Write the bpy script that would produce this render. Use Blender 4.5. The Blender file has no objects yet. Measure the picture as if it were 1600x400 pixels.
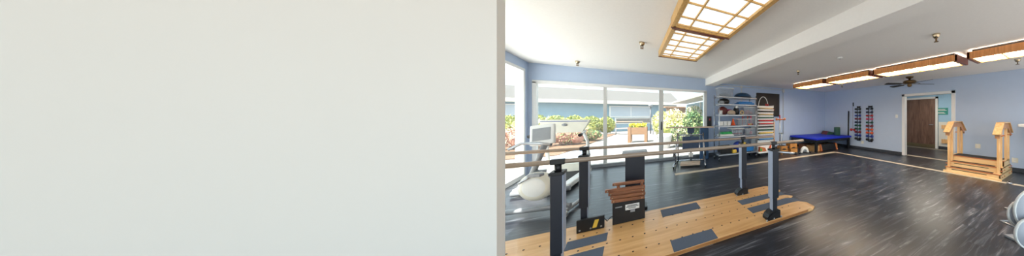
import bpy, math, random
from mathutils import Vector, Matrix, Euler, noise
random.seed(7)
PI = math.pi
S = bpy.context.scene
C = S.collection

# ------------------------------------------------------------------ materials
def newmat(name):
    m = bpy.data.materials.new(name); m.use_nodes = True
    nt = m.node_tree
    return m, nt, nt.nodes['Principled BSDF'], nt.nodes['Material Output']

def lin(c):
    return tuple(((v/255.)/12.92 if v/255. <= .04045 else ((v/255.+.055)/1.055)**2.4) for v in c)

def mat(name, rgb, rough=.5, metal=0., var=.06, scale=12., bump=0., coat=0.):
    m, nt, b, o = newmat(name)
    c = lin(rgb)
    N = nt.nodes; L = nt.links
    tc = N.new('ShaderNodeTexCoord'); nz = N.new('ShaderNodeTexNoise')
    nz.inputs['Scale'].default_value = scale; nz.inputs['Detail'].default_value = 3
    L.new(tc.outputs['Object'], nz.inputs['Vector'])
    r = N.new('ShaderNodeValToRGB')
    r.color_ramp.elements[0].position = .3; r.color_ramp.elements[1].position = .7
    r.color_ramp.elements[0].color = (*[v*(1-var) for v in c], 1)
    r.color_ramp.elements[1].color = (*[min(1, v*(1+var)) for v in c], 1)
    L.new(nz.outputs['Fac'], r.inputs['Fac']); L.new(r.outputs['Color'], b.inputs['Base Color'])
    b.inputs['Roughness'].default_value = rough; b.inputs['Metallic'].default_value = metal
    b.inputs['Coat Weight'].default_value = coat
    if bump:
        bp = N.new('ShaderNodeBump'); bp.inputs['Strength'].default_value = bump; bp.inputs['Distance'].default_value = .01
        L.new(nz.outputs['Fac'], bp.inputs['Height']); L.new(bp.outputs['Normal'], b.inputs['Normal'])
    return m

def wood(name, c1, c2, rough=.45, stretch=(1, 1, 12), scale=3., coat=.1):
    m, nt, b, o = newmat(name); N = nt.nodes; L = nt.links
    tc = N.new('ShaderNodeTexCoord'); mp = N.new('ShaderNodeMapping')
    mx = max(stretch)
    mp.inputs['Scale'].default_value = tuple(mx/s for s in stretch)
    nz = N.new('ShaderNodeTexNoise'); nz.inputs['Scale'].default_value = scale; nz.inputs['Detail'].default_value = 6
    nz.inputs['Distortion'].default_value = .6
    r = N.new('ShaderNodeValToRGB')
    r.color_ramp.elements[0].position = .32; r.color_ramp.elements[1].position = .68
    r.color_ramp.elements[0].color = (*lin(c1), 1); r.color_ramp.elements[1].color = (*lin(c2), 1)
    L.new(tc.outputs['Object'], mp.inputs['Vector']); L.new(mp.outputs['Vector'], nz.inputs['Vector'])
    L.new(nz.outputs['Fac'], r.inputs['Fac']); L.new(r.outputs['Color'], b.inputs['Base Color'])
    b.inputs['Roughness'].default_value = rough; b.inputs['Coat Weight'].default_value = coat
    return m

def emit(name, rgb, strength):
    m, nt, b, o = newmat(name)
    b.inputs['Base Color'].default_value = (*lin(rgb), 1)
    b.inputs['Emission Color'].default_value = (*lin(rgb), 1)
    b.inputs['Emission Strength'].default_value = strength
    b.inputs['Roughness'].default_value = .6
    return m

def glassy(name, rgb, clear=.8, rough=.05):
    m, nt, b, o = newmat(name); N = nt.nodes; L = nt.links
    t = N.new('ShaderNodeBsdfTransparent'); t.inputs['Color'].default_value = (*lin(rgb), 1)
    mx = N.new('ShaderNodeMixShader'); mx.inputs['Fac'].default_value = 1-clear
    b.inputs['Base Color'].default_value = (*lin(rgb), 1); b.inputs['Roughness'].default_value = rough
    L.new(t.outputs[0], mx.inputs[1]); L.new(b.outputs[0], mx.inputs[2]); L.new(mx.outputs[0], o.inputs['Surface'])
    return m

def floor_mat():
    m, nt, b, o = newmat('vinyl_plank_floor'); N = nt.nodes; L = nt.links
    tc = N.new('ShaderNodeTexCoord')
    br = N.new('ShaderNodeTexBrick')
    br.offset = .37
    for k, v in (('Scale', 1.), ('Mortar Size', .0018), ('Brick Width', 1.22), ('Row Height', .152), ('Bias', 0.), ('Mortar Smooth', .2)):
        br.inputs[k].default_value = v
    br.inputs['Color1'].default_value = (.3, .3, .3, 1); br.inputs['Color2'].default_value = (.8, .8, .8, 1); br.inputs['Mortar'].default_value = (0, 0, 0, 1)
    L.new(tc.outputs['Object'], br.inputs['Vector'])
    mp = N.new('ShaderNodeMapping'); mp.inputs['Scale'].default_value = (1.1, 15, 1)
    ad = N.new('ShaderNodeVectorMath'); ad.operation = 'ADD'
    ml = N.new('ShaderNodeVectorMath'); ml.operation = 'MULTIPLY'; ml.inputs[1].default_value = (40, 13, 0)
    L.new(br.outputs['Color'], ml.inputs[0])
    L.new(tc.outputs['Object'], mp.inputs['Vector']); L.new(mp.outputs[0], ad.inputs[0]); L.new(ml.outputs[0], ad.inputs[1])
    nz = N.new('ShaderNodeTexNoise'); nz.inputs['Scale'].default_value = 1.3; nz.inputs['Detail'].default_value = 7; nz.inputs['Roughness'].default_value = .62; nz.inputs['Distortion'].default_value = .8
    L.new(ad.outputs[0], nz.inputs['Vector'])
    r = N.new('ShaderNodeValToRGB'); e = r.color_ramp.elements
    e[0].position = .34; e[0].color = (*lin((16, 18, 26)), 1)
    e[1].position = .74; e[1].color = (*lin((172, 172, 174)), 1)
    x = e.new(.5); x.color = (*lin((32, 35, 45)), 1)
    x = e.new(.61); x.color = (*lin((82, 84, 92)), 1)
    L.new(nz.outputs['Fac'], r.inputs['Fac'])
    mx = N.new('ShaderNodeMixRGB'); mx.blend_type = 'MULTIPLY'; mx.inputs['Fac'].default_value = .45
    L.new(r.outputs['Color'], mx.inputs['Color1']); L.new(br.outputs['Color'], mx.inputs['Color2'])
    L.new(mx.outputs['Color'], b.inputs['Base Color'])
    rr = N.new('ShaderNodeMapRange'); rr.inputs['To Min'].default_value = .22; rr.inputs['To Max'].default_value = .42
    L.new(nz.outputs['Fac'], rr.inputs['Value']); L.new(rr.outputs[0], b.inputs['Roughness'])
    bp = N.new('ShaderNodeBump'); bp.inputs['Strength'].default_value = .12; bp.inputs['Distance'].default_value = .004
    L.new(nz.outputs['Fac'], bp.inputs['Height']); L.new(bp.outputs['Normal'], b.inputs['Normal'])
    b.inputs['Specular IOR Level'].default_value = .42
    b.inputs['Coat Weight'].default_value = .15; b.inputs['Coat Roughness'].default_value = .25
    return m

M = dict(
    floor=floor_mat(),
    ceiling=mat('ceiling_paint', (240, 238, 236), .9, var=.015, scale=40, bump=.08),
    beam=mat('beam_paint', (240, 238, 236), .85, var=.01, scale=30, bump=.05),
    blue=mat('blue_wall_paint', (182, 198, 222), .75, var=.012, scale=6, bump=.03),
    bluedk=mat('blue_grey_wall_paint', (176, 193, 220), .75, var=.012, scale=6, bump=.03),
    offwhite=mat('off_white_wall_paint', (248, 244, 237), .9, var=.002, scale=3),
    trim=mat('white_trim_paint', (232, 231, 229), .45, var=.01),
    hall=mat('hall_paint', (160, 196, 222), .8, var=.01),
    hallw=mat('hall_wainscot', (226, 224, 218), .8, var=.01),
    base=mat('charcoal_cove_base', (58, 62, 70), .5),
    strip=mat('beige_floor_strip', (196, 182, 162), .5, var=.08, scale=9),
    alu=mat('window_aluminium', (205, 203, 200), .4, .1, var=.02),
    aludk=mat('track_aluminium', (150, 152, 156), .4, .5),
    gold=wood('light_oak_lattice', (196, 150, 84), (222, 180, 112), .45),
    oak=wood('fixture_wood', (190, 122, 66), (222, 154, 92), .42),
    oakdk=wood('fixture_end_wood', (96, 40, 24), (128, 60, 36), .42),
    dark=mat('dark_backing', (34, 28, 26), .6),
    ply=wood('birch_ply', (205, 152, 92), (228, 182, 124), .38, stretch=(10, 1, 1), scale=1.6, coat=.25),
    plyedge=wood('ply_edge', (150, 96, 50), (190, 130, 76), .5, stretch=(10, 1, 1)),
    pad=mat('grey_nonslip_pad', (82, 92, 108), .85, var=.16, scale=160, bump=.2),
    hole=mat('steel_bolt', (60, 52, 50), .4, .6),
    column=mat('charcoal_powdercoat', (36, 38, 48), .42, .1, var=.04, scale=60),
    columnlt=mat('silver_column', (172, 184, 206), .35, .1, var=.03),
    black=mat('black_plastic', (22, 22, 25), .4, var=.1),
    blackm=mat('black_matt', (30, 30, 33), .75, var=.1),
    rail=mat('rail_tube', (158, 140, 124), .35, .2, var=.04, coat=.2),
    chrome=mat('chrome', (186, 188, 194), .18, .95, var=.02),
    steel=mat('brushed_steel', (170, 172, 176), .35, .8, var=.04),
    brass=mat('antique_brass', (120, 96, 66), .3, .9, var=.1),
    brassl=mat('brass_cup', (196, 178, 150), .25, .9, var=.05),
    wstep=wood('pine_stairs', (222, 178, 122), (240, 204, 152), .42, stretch=(1, 10, 1), scale=2.),
    wpost=wood('pine_posts', (214, 164, 106), (238, 196, 142), .42, stretch=(1, 1, 10), scale=3.),
    wgable=wood('worn_handrail_wood', (176, 120, 84), (214, 158, 110), .42, scale=3.),
    wedge=wood('orange_wood_edge', (186, 104, 60), (206, 124, 76), .45, stretch=(1, 10, 1)),
    slat=wood('walnut_slat', (112, 66, 42), (156, 100, 66), .45, stretch=(10, 1, 1), scale=3.),
    tread=mat('black_rubber', (40, 38, 38), .8, var=.2, scale=90),
    door=wood('brown_door_wood', (84, 60, 50), (128, 96, 80), .5, stretch=(1, 1, 14), scale=2.2),
    kick=mat('kick_plate_bronze', (120, 108, 82), .35, .5),
    vinyl=mat('royal_blue_vinyl', (14, 40, 186), .55, var=.04, scale=5),
    navy=mat('navy_pad', (50, 66, 92), .55, var=.06),
    tealmat=mat('blue_folded_mat', (44, 78, 116), .5, var=.06),
    green=mat('green_foam', (38, 78, 62), .7, var=.1),
    green2=mat('bright_green', (40, 158, 84), .6),
    maroon=mat('maroon_vinyl', (98, 40, 38), .45),
    white=mat('white_plastic', (232, 232, 230), .4, var=.02),
    cream=mat('cream_plastic', (226, 222, 208), .4, var=.02),
    greyp=mat('grey_plastic', (150, 152, 156), .4),
    red=mat('red_rubber', (186, 36, 40), .45), pink=mat('pink_plastic', (226, 70, 110), .4),
    orange=mat('orange_rubber', (232, 92, 40), .45), yellow=mat('yellow_rubber', (226, 186, 70), .45),
    bluer=mat('blue_rubber', (38, 60, 150), .45), navyr=mat('navy_rubber', (34, 42, 72), .45),
    greenr=mat('green_rubber', (24, 84, 66), .45), maroonr=mat('dark_red_rubber', (122, 34, 50), .45),
    tan=mat('tan_rubber', (196, 168, 122), .5), teal=mat('teal_plastic', (40, 150, 170), .4),
    cyan=mat('bright_blue_plastic', (36, 120, 190), .4), magenta=mat('magenta_bag', (150, 40, 96), .6),
    beige=mat('beige_cloth', (190, 168, 148), .9), signg=mat('teal_sign', (40, 140, 130), .5),
    bosu=mat('dark_blue_dome', (36, 66, 96), .4),
    bin=glassy('clear_tub_plastic', (226, 230, 236), .80, .15),
    glass=glassy('window_glass', (250, 252, 252), .94, .02),
    # outdoors
    bounce_paving=mat('white_bounce_paving', (240, 238, 234), .9, var=.01),  # bright ground added out of view to bounce sun onto the ceiling
    patio=mat('patio_concrete', (140, 136, 132), .85, var=.05, scale=3),
    slab=mat('slate_path', (150, 160, 176), .8, var=.1, scale=3),
    siding=mat('blue_grey_siding', (146, 172, 190), .8, var=.04, scale=3),
    roof=mat('grey_shingles', (92, 90, 88), .95, var=.08, scale=26),
    gutter=mat('cream_gutter', (196, 190, 180), .6),
    soil=mat('soil', (120, 92, 70), .95, var=.2),
    brown=mat('brown_boards', (166, 136, 112), .8, var=.1),
    cedar=wood('planter_cedar', (140, 104, 76), (170, 132, 98), .7, stretch=(10, 1, 1)),
    bark=mat('lamp_post_grey', (92, 94, 98), .5),
    stoolw=wood('stool_wood', (176, 116, 52), (206, 146, 76), .5),
    discgrey=mat('disc_grey', (186, 192, 204), .5, var=.01),
    lamp=emit('shoji_diffuser', (240, 248, 252), .42),
    lampw=emit('warm_shoji_diffuser', (255, 242, 220), 11.0),
)
for k, c1, c2 in (('leafy', (150, 164, 80), (206, 204, 120)), ('leafd', (50, 96, 62), (104, 146, 92)), ('leafg', (110, 132, 84), (170, 182, 120)),
                  ('spike', (196, 178, 158), (232, 222, 206)), ('rust', (166, 110, 92), (206, 160, 136)), ('blossom', (222, 204, 170), (246, 236, 214)),
                  ('flower', (238, 214, 20), (252, 238, 60))):
    m, nt, b, o = newmat('foliage_'+k); N = nt.nodes
    tc = N.new('ShaderNodeTexCoord'); nz = N.new('ShaderNodeTexNoise'); nz.inputs['Scale'].default_value = 7; nz.inputs['Detail'].default_value = 4
    r = N.new('ShaderNodeValToRGB'); r.color_ramp.elements[0].position = .35; r.color_ramp.elements[1].position = .65
    r.color_ramp.elements[0].color = (*lin(c1), 1); r.color_ramp.elements[1].color = (*lin(c2), 1)
    nt.links.new(tc.outputs['Object'], nz.inputs['Vector']); nt.links.new(nz.outputs['Fac'], r.inputs['Fac']); nt.links.new(r.outputs['Color'], b.inputs['Base Color'])
    b.inputs['Roughness'].default_value = .7
    M[k] = m

# ------------------------------------------------------------------ mesh builder
class MB:
    def __init__(s): s.v = []; s.f = []; s.mi = []; s.mats = []; s.sm = []
    def m(s, mt):
        if mt not in s.mats: s.mats.append(mt)
        return s.mats.index(mt)
    def add(s, vs, fs, mt, smooth=False, T=None):
        n = len(s.v)
        s.v += [tuple(T @ Vector(v)) if T else tuple(v) for v in vs]
        k = s.m(mt)
        for f in fs: s.f.append([n+i for i in f]); s.mi.append(k); s.sm.append(smooth)
        return s
    def box(s, a, b, mt, bev=0., T=None):
        x0, x1 = sorted((a[0], b[0])); y0, y1 = sorted((a[1], b[1])); z0, z1 = sorted((a[2], b[2]))
        if bev > 0:
            bev = min(bev, (x1-x0)*.45, (y1-y0)*.45, (z1-z0)*.45)
            import bmesh
            bm = bmesh.new(); bmesh.ops.create_cube(bm, size=1)
            for v in bm.verts: v.co = Vector(((x0+x1)/2+v.co.x*(x1-x0), (y0+y1)/2+v.co.y*(y1-y0), (z0+z1)/2+v.co.z*(z1-z0)))
            bmesh.ops.bevel(bm, geom=bm.edges[:], offset=bev, segments=2, profile=.5, affect='EDGES')
            bm.verts.index_update()
            vs = [v.co[:] for v in bm.verts]; fs = [[v.index for v in f.verts] for f in bm.faces]; bm.free()
            return s.add(vs, fs, mt, False, T)
        vs = [(x, y, z) for z in (z0, z1) for y in (y0, y1) for x in (x0, x1)]
        return s.add(vs, [(0, 2, 3, 1), (4, 5, 7, 6), (0, 1, 5, 4), (2, 6, 7, 3), (0, 4, 6, 2), (1, 3, 7, 5)], mt, False, T)
    def prism(s, poly, axis, a, b, mt, T=None):     # polygon in the two other axes, extruded along axis
        def P(p, t):
            return (t, p[0], p[1]) if axis == 0 else (p[0], t, p[1]) if axis == 1 else (p[0], p[1], t)
        n = len(poly); vs = [P(p, a) for p in poly]+[P(p, b) for p in poly]
        fs = [tuple(range(n))[::-1], tuple(range(n, 2*n))]+[(i, (i+1) % n, n+(i+1) % n, n+i) for i in range(n)]
        return s.add(vs, fs, mt, False, T)
    def cyl(s, p, q, r, mt, r2=None, n=20, T=None, smooth=True, cap=True):
        p = Vector(p); q = Vector(q); d = (q-p).normalized(); r2 = r if r2 is None else r2
        u = d.orthogonal().normalized(); w = d.cross(u)
        vs = []
        for c, rr in ((p, r), (q, r2)):
            vs += [tuple(c+(u*math.cos(2*PI*i/n)+w*math.sin(2*PI*i/n))*rr) for i in range(n)]
        s.add(vs, [(i, (i+1) % n, n+(i+1) % n, n+i) for i in range(n)], mt, smooth, T)
        if cap:
            s.add(vs, [tuple(range(n))[::-1], tuple(range(n, 2*n))], mt, False, T)
        return s
    def tube(s, pts, r, mt, n=12, T=None, closed=False):
        pts = [Vector(p) for p in pts]; k = len(pts); vs = []; prev = None
        for i, p in enumerate(pts):
            a = pts[(i-1) % k] if (i or closed) else p; b = pts[(i+1) % k] if (i < k-1 or closed) else p
            d = (b-a).normalized()
            u = d.orthogonal().normalized() if prev is None else (prev-d*prev.dot(d)).normalized()
            prev = u; w = d.cross(u)
            rr = r[i] if isinstance(r, (list, tuple)) else r
            vs += [tuple(p+(u*math.cos(2*PI*j/n)+w*math.sin(2*PI*j/n))*rr) for j in range(n)]
        fs = [(i*n+j, i*n+(j+1) % n, ((i+1) % k)*n+(j+1) % n, ((i+1) % k)*n+j) for i in range(k if closed else k-1) for j in range(n)]
        s.add(vs, fs, mt, True, T)
        if not closed: s.add(vs, [tuple(range(n))[::-1], tuple(range((k-1)*n, k*n))], mt, False, T)
        return s
    def lathe(s, prof, mt, n=28, T=None, ang=2*PI):
        k = len(prof); vs = []
        full = abs(ang-2*PI) < 1e-6; m_ = n if full else n+1
        for i in range(m_):
            a = ang*i/n
            vs += [(r*math.cos(a), r*math.sin(a), z) for r, z in prof]
        fs = []
        for i in range(n):
            j = (i+1) % m_
            for t in range(k-1): fs.append((i*k+t, j*k+t, j*k+t+1, i*k+t+1))
        return s.add(vs, fs, mt, True, T)
    def ball(s, c, r, mt, n=16, sc=(1, 1, 1), T=None):
        vs = []; fs = []; h = n//2
        for i in range(h+1):
            t = PI*i/h
            for j in range(n):
                a = 2*PI*j/n; vs.append((c[0]+r*sc[0]*math.sin(t)*math.cos(a), c[1]+r*sc[1]*math.sin(t)*math.sin(a), c[2]+r*sc[2]*math.cos(t)))
        for i in range(h):
            for j in range(n): fs.append((i*n+j, (i+1)*n+j, (i+1)*n+(j+1) % n, i*n+(j+1) % n))
        return s.add(vs, fs, mt, True, T)
    def build(s, name, parent=None, label=None, loc=None, rot=None):
        me = bpy.data.meshes.new(name); me.from_pydata(s.v, [], s.f)
        for mt in s.mats: me.materials.append(mt)
        me.polygons.foreach_set('material_index', s.mi); me.polygons.foreach_set('use_smooth', s.sm)
        me.validate(); me.update()
        import bmesh
        bm = bmesh.new(); bm.from_mesh(me); bmesh.ops.remove_doubles(bm, verts=bm.verts, dist=1e-6)
        bmesh.ops.recalc_face_normals(bm, faces=bm.faces); bm.to_mesh(me); bm.free()
        o = bpy.data.objects.new(name, me); C.objects.link(o)
        if parent: o.parent = parent
        if label: o['label'] = label
        if loc: o.location = loc
        if rot: o.rotation_euler = rot
        return o

def tag(o, label, cat, group=None):
    o['label'] = label; o['category'] = cat
    if group: o['group'] = group
    return o
def thing(name, label, cat, loc=(0, 0, 0), rz=0., group=None):
    o = bpy.data.objects.new(name, None); C.objects.link(o); o.empty_display_size = .1
    o.location = loc; o.rotation_euler = (0, 0, rz)
    return tag(o, label, cat, group)
def struct(name, mb, parent=None):
    o = mb.build(name, parent)
    if not parent: o['kind'] = 'structure'
    return o
def copy_tree(o, parent=None):
    c = o.copy(); C.objects.link(c)
    if parent: c.parent = parent
    for ch in [x for x in bpy.data.objects if x.parent == o]: copy_tree(ch, c)
    return c
def rotT(axis, a, loc=(0, 0, 0)): return Matrix.Translation(loc) @ Matrix.Rotation(a, 4, axis)

# ------------------------------------------------------------------ dimensions
YW = 6.92; XR = 8.17; XL = -2.06; ZL = 2.64; ZR = 2.53; ZBM = 2.40; YB = -1.15
BX0, BX1 = 2.19, 2.51

# ------------------------------------------------------------------ room shell
struct('floor', MB().box((XL-.1, 2.0, -.1), (XR, YW, 0), M['floor']).box((-3.4, YB, -.1), (XR, 2.0, 0), M['floor']))
struct('ceiling', MB().box((XL-.1, 2.0, ZL), (BX0+.05, YW+.1, ZL+.15), M['ceiling']).box((-3.5, YB, ZL), (BX0+.05, 2.0, ZL+.15), M['ceiling']).box((BX1-.05, YB, ZR), (XR+.1, YW+.1, ZL+.15), M['ceiling']))
struct('trim_1', MB().box((BX0, YB, ZBM), (BX1, YW, ZL+.1), M['beam'], .006))
# window wall and back wall (one plane)
W = MB()
W.box((XL-.1, YW, 2.235), (2.235, YW+.14, ZL), M['blue']).box((XL-.1, YW, 0), (-1.99, YW+.14, 2.235), M['blue'])
W.box((2.235, YW, 0), (XR+.12, YW+.14, ZL), M['bluedk'])
struct('wall_back', W)
W = MB()
W.box((XR, YB, 0), (XR+.12, 2.235, ZR), M['blue']).box((XR, 3.47, 0), (XR+.12, YW, ZR), M['blue']).box((XR, 2.235, 2.06), (XR+.12, 3.47, ZR), M['blue'])
struct('wall_right', W)
# made-up off-white partition standing in for the blank left half, and the side wall behind it with its window lengthened unseen to let light in
struct('wall_added', MB().box((-3.4, 1.9, 0), (-.70, 2.0, ZL), M['offwhite']).box((-3.5, YB, 0), (-3.4, 2.0, ZL), M['offwhite']))  # outer side wall added out of view to block sun on the partition
W = MB()
W.box((XL-.12, 2.0, 0), (XL, 2.15, ZL), M['blue']).box((XL-.12, 6.70, 0), (XL, YW, ZL), M['blue']).box((XL-.12, 2.15, 2.45), (XL, 6.70, ZL), M['blue'])
struct('wall_left', W)
wn = struct('window_2', MB().box((XL-.07, 2.2, .09), (XL-.064, 6.65, 2.40), M['glass']))
for z0, z1 in ((2.39, 2.45), (0, .09)): MB().box((XL-.11, 2.15, z0), (XL+.02, 6.7, z1), M['trim']).build('window_frame', wn)
for y in (2.15, 3.62, 5.10, 6.62): MB().box((XL-.11, y, .09), (XL+.02, y+.08, 2.39), M['trim']).build('mullion', wn)
# big sliding window
wn = struct('window_1', MB().box((-1.93, YW+.05, .08), (-.62, YW+.056, 2.17), M['glass']).box((-.55, YW+.05, .08), (.75, YW+.056, 2.17), M['glass']).box((.87, YW+.03, .08), (2.14, YW+.036, 2.17), M['glass']))
f = MB()
f.box((-1.99, YW-.02, 2.165), (2.235, YW+.12, 2.24), M['trim'], .004).box((-1.99, YW-.02, 0), (-1.92, YW+.12, 2.2), M['trim'], .004).box((2.14, YW-.02, 0), (2.235, YW+.12, 2.2), M['trim'], .004)
f.build('window_frame', wn)
MB().box((-1.95, YW-.02, 0), (2.16, YW+.12, .075), M['aludk'], .004).box((-1.95, YW-.03, .075), (2.16, YW-.005, .09), M['alu']).build('window_track', wn)
MB().box((-.63, YW, .07), (-.55, YW+.08, 2.17), M['alu'], .004).build('mullion', wn)
MB().box((.75, YW-.01, .07), (.87, YW+.09, 2.17), M['alu'], .004).build('door_stile', wn)
MB().box((.80, YW-.05, .95), (.825, YW-.01, 1.2), M['blackm'], .004).build('pull_handle', wn)
# right wall doorway trim
t = MB()
for y0, y1 in ((2.155, 2.245), (3.46, 3.55)):
    t.box((XR-.02, y0, 0), (XR+.14, y1, 2.13), M['trim'], .005)
t.box((XR-.02, 2.155, 2.05), (XR+.14, 3.55, 2.13), M['trim'], .005)
struct('trim_2', t)
t = MB().box((XR-.012, 3.55, 0), (XR, YW, .10), M['base']).box((XR-.012, YB, 0), (XR, 2.155, .10), M['base'])
struct('baseboard_right', t)
struct('baseboard_back', MB().box((2.235, YW-.012, 0), (XR, YW, .10), M['base']))
# beige inlay strips in the floor
struct('trim_3', MB().box((6.58, -.9, 0), (6.71, 5.26, .004), M['strip']))
struct('trim_4', MB().box((.9, 5.08, 0), (6.58, 5.24, .004), M['strip']))
# hall beyond the doorway
HX = 10.98
struct('floor_hall', MB().box((XR, 1.4, -.1), (HX+.1, 5.4, 0), M['floor']))
h = MB().box((HX, 1.3, 0), (HX+.1, 3.42, 1.12), M['hallw']).box((HX, 1.3, 1.12), (HX+.1, 3.42, 2.5), M['hall']).box((HX, 3.42, 2.16), (HX+.1, 5.5, 2.5), M['hall']).box((HX+.05, 3.42, 0), (HX+.1, 5.5, 2.2), M['hall'])
h.box((XR+.1, 5.4, 0), (HX+.1, 5.5, 2.5), M['hall']).box((XR+.1, 1.2, 0), (HX+.1, 1.3, 2.5), M['hall'])
struct('wall_hall', h)
struct('ceiling_hall', MB().box((XR+.12, 1.2, 2.5), (HX+.1, 5.5, 2.6), M['ceiling']))
hl_ = thing('hall_fill_light', 'added unseen flat ceiling light in the hall beyond the doorway', 'ceiling light', (9.4, 3.2, 2.5))  # hidden lamp added to brighten the hall
MB().box((-.3, -.7, -.07), (.3, .7, 0), M['white'], .01).build('housing', hl_)
MB().box((-.26, -.66, -.08), (.26, .66, -.07), M['lampw']).build('diffuser', hl_)
struct('baseboard_hall', MB().box((HX-.012, 1.3, 0), (HX, 3.42, .12), M['base']))
struct('trim_5', MB().box((XR+.1, 2.25, 0), (XR+.24, 3.46, .004), M['strip']).box((HX-.3, 1.4, 0), (HX-.2, 5.3, .004), M['strip']))
d = struct('door_1', MB().box((HX-.02, 3.52, .16), (HX+.03, 4.64, 2.1), M['door'], .004))
MB().box((HX-.03, 3.44, 0), (HX+.04, 3.52, 2.18), M['trim']).box((HX-.03, 4.64, 0), (HX+.04, 4.72, 2.18), M['trim']).box((HX-.03, 3.44, 2.1), (HX+.04, 4.72, 2.18), M['trim']).build('door_frame', d)
MB().box((HX-.025, 3.52, .01), (HX+.03, 4.64, .16), M['kick']).build('kick_plate', d)
MB().cyl((HX-.02, 3.6, 1.0), (HX-.08, 3.6, 1.0), .012, M['steel']).cyl((HX-.08, 3.58, 1.0), (HX-.08, 3.72, 1.0), .012, M['steel']).build('door_handle', d)
for nm, z, lb in (('handrail', .84, 'wooden handrail board high on the hall wall right of the brown door'), ('bumper_rail', .25, 'low wooden bumper board on the hall wall under the handrail')):
    r = thing(nm, lb, 'rail', (HX, 1.9, z))
    MB().box((-.05, -.5, 0), (-.03, 1.42, .16 if nm == 'handrail' else .17), M['wpost'], .006).build('board', r)
    for q in (-.2, .5, 1.2):
        MB().box((-.03, q, .04), (0, q+.06, .12), M['wedge']).build('bracket', r)
g = thing('wall_sign', 'small teal sign with white lettering lines on the hall wall', 'sign', (HX-.001, 3.12, 1.42))
MB().box((-.012, 0, 0), (0, .36, .28), M['signg']).build('sign_board', g)
l = MB()
for z, w in ((.21, .26), (.165, .3), (.08, .22), (.05, .26)):
    l.box((-.014, .34-w, z), (-.012, .34, z+.018), M['white'])
l.build('lettering', g)

# ------------------------------------------------------------------ parallel bars on a plywood platform
pb = thing('parallel_bars', 'parallel walking bars on four columns bolted to a long plywood platform', 'parallel bars', (0, 0, 0))
T0 = .04; AX0 = -1.75
dk = MB()
dk.box((AX0, 2.165, 0), (2.18, 3.30, T0), M['ply'])
def tongue(y0, y1, tip, c=.1):
    poly = [(2.18, y0), (tip-c, y0), (tip, y0+c*.6), (tip, y1-c*.6), (tip-c, y1), (2.18, y1)]
    dk.prism(poly, 2, 0, .016, M['ply'])
    top = [(2.18, y0, T0), (2.18, y1, T0), (tip-.09-c*.4, y1-.015, T0), (tip-.09, y1-c*.6, T0), (tip-.09, y0+c*.6, T0), (tip-.09-c*.4, y0+.015, T0)]
    bot = [(2.18, y0, .016), (2.18, y1, .016), (tip-c, y1, .016), (tip, y1-c*.6, .016), (tip, y0+c*.6, .016), (tip-c, y0, .016)]
    dk.add(top+bot, [tuple(range(6)), tuple(range(11, 5, -1))]+[(i, (i+1) % 6, 6+(i+1) % 6, 6+i) for i in range(6)], M['ply'])
tongue(2.165, 2.465, 2.40); tongue(2.645, 2.775, 2.385); tongue(2.955, 3.30, 2.36)
dk.box((AX0, 2.163, .004), (2.2, 2.165, .036), M['plyedge'])
dk.build('platform', pb)
hl = MB()
x = AX0+.12
while x < 2.1:
    for y in (2.395, 2.69, 2.99):
        hl.cyl((x, y, T0), (x, y, T0+.0035), .0085, M['hole'], n=10)
    x += .118
for y in (2.25, 2.55, 2.87, 3.2): hl.cyl((2.12, y, T0), (2.12, y, T0+.0035), .008, M['hole'], n=10)
o = hl.build('deck_bolts', pb, 'rows of small dark bolt heads'); o['kind'] = 'stuff'
for a in ((.368, 2.995, .88, 3.23), (.37, 2.17, .83, 2.385), (1.45, 2.778, 2.33, 2.952), (1.455, 2.468, 2.36, 2.642), (-.575, 2.75, -.222, 2.93), (-.60, 2.44, -.23, 2.64), (-1.6, 2.75, -1.1, 2.93)):
    MB().box((a[0], a[1], T0 if a[2] < 2 else T0-.0), (min(a[2], 2.2), a[3], T0+.004), M['pad']).build('tread_pad', pb) if a[2] < 2 else \
        MB().box((a[0], a[1], T0), (2.18, a[3], T0+.004), M['pad']).add([(2.18, a[1], T0+.004), (2.18, a[3], T0+.004), (a[2], a[3], .012), (a[2], a[1], .012), (2.18, a[1], 0), (2.18, a[3], 0), (a[2], a[3], 0), (a[2], a[1], 0)], [(0, 1, 2, 3), (4, 7, 6, 5), (0, 3, 7, 4), (1, 5, 6, 2), (3, 2, 6, 7), (0, 4, 5, 1)], M['pad']).build('tread_pad', pb)
RZN, RZF = 1.025, .997
def rail(y, x0, x1, z):
    b = MB().tube([(x0, y, z), (x0+.01, y, z), (x1-.01, y, z), (x1, y, z)], [.012, .019, .019, .012], M['rail'], n=20)
    return b.build('hand_rail', pb)
rail(2.25, -1.7, 2.19, RZN); rail(3.20, -1.7, 2.35, RZF)
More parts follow.
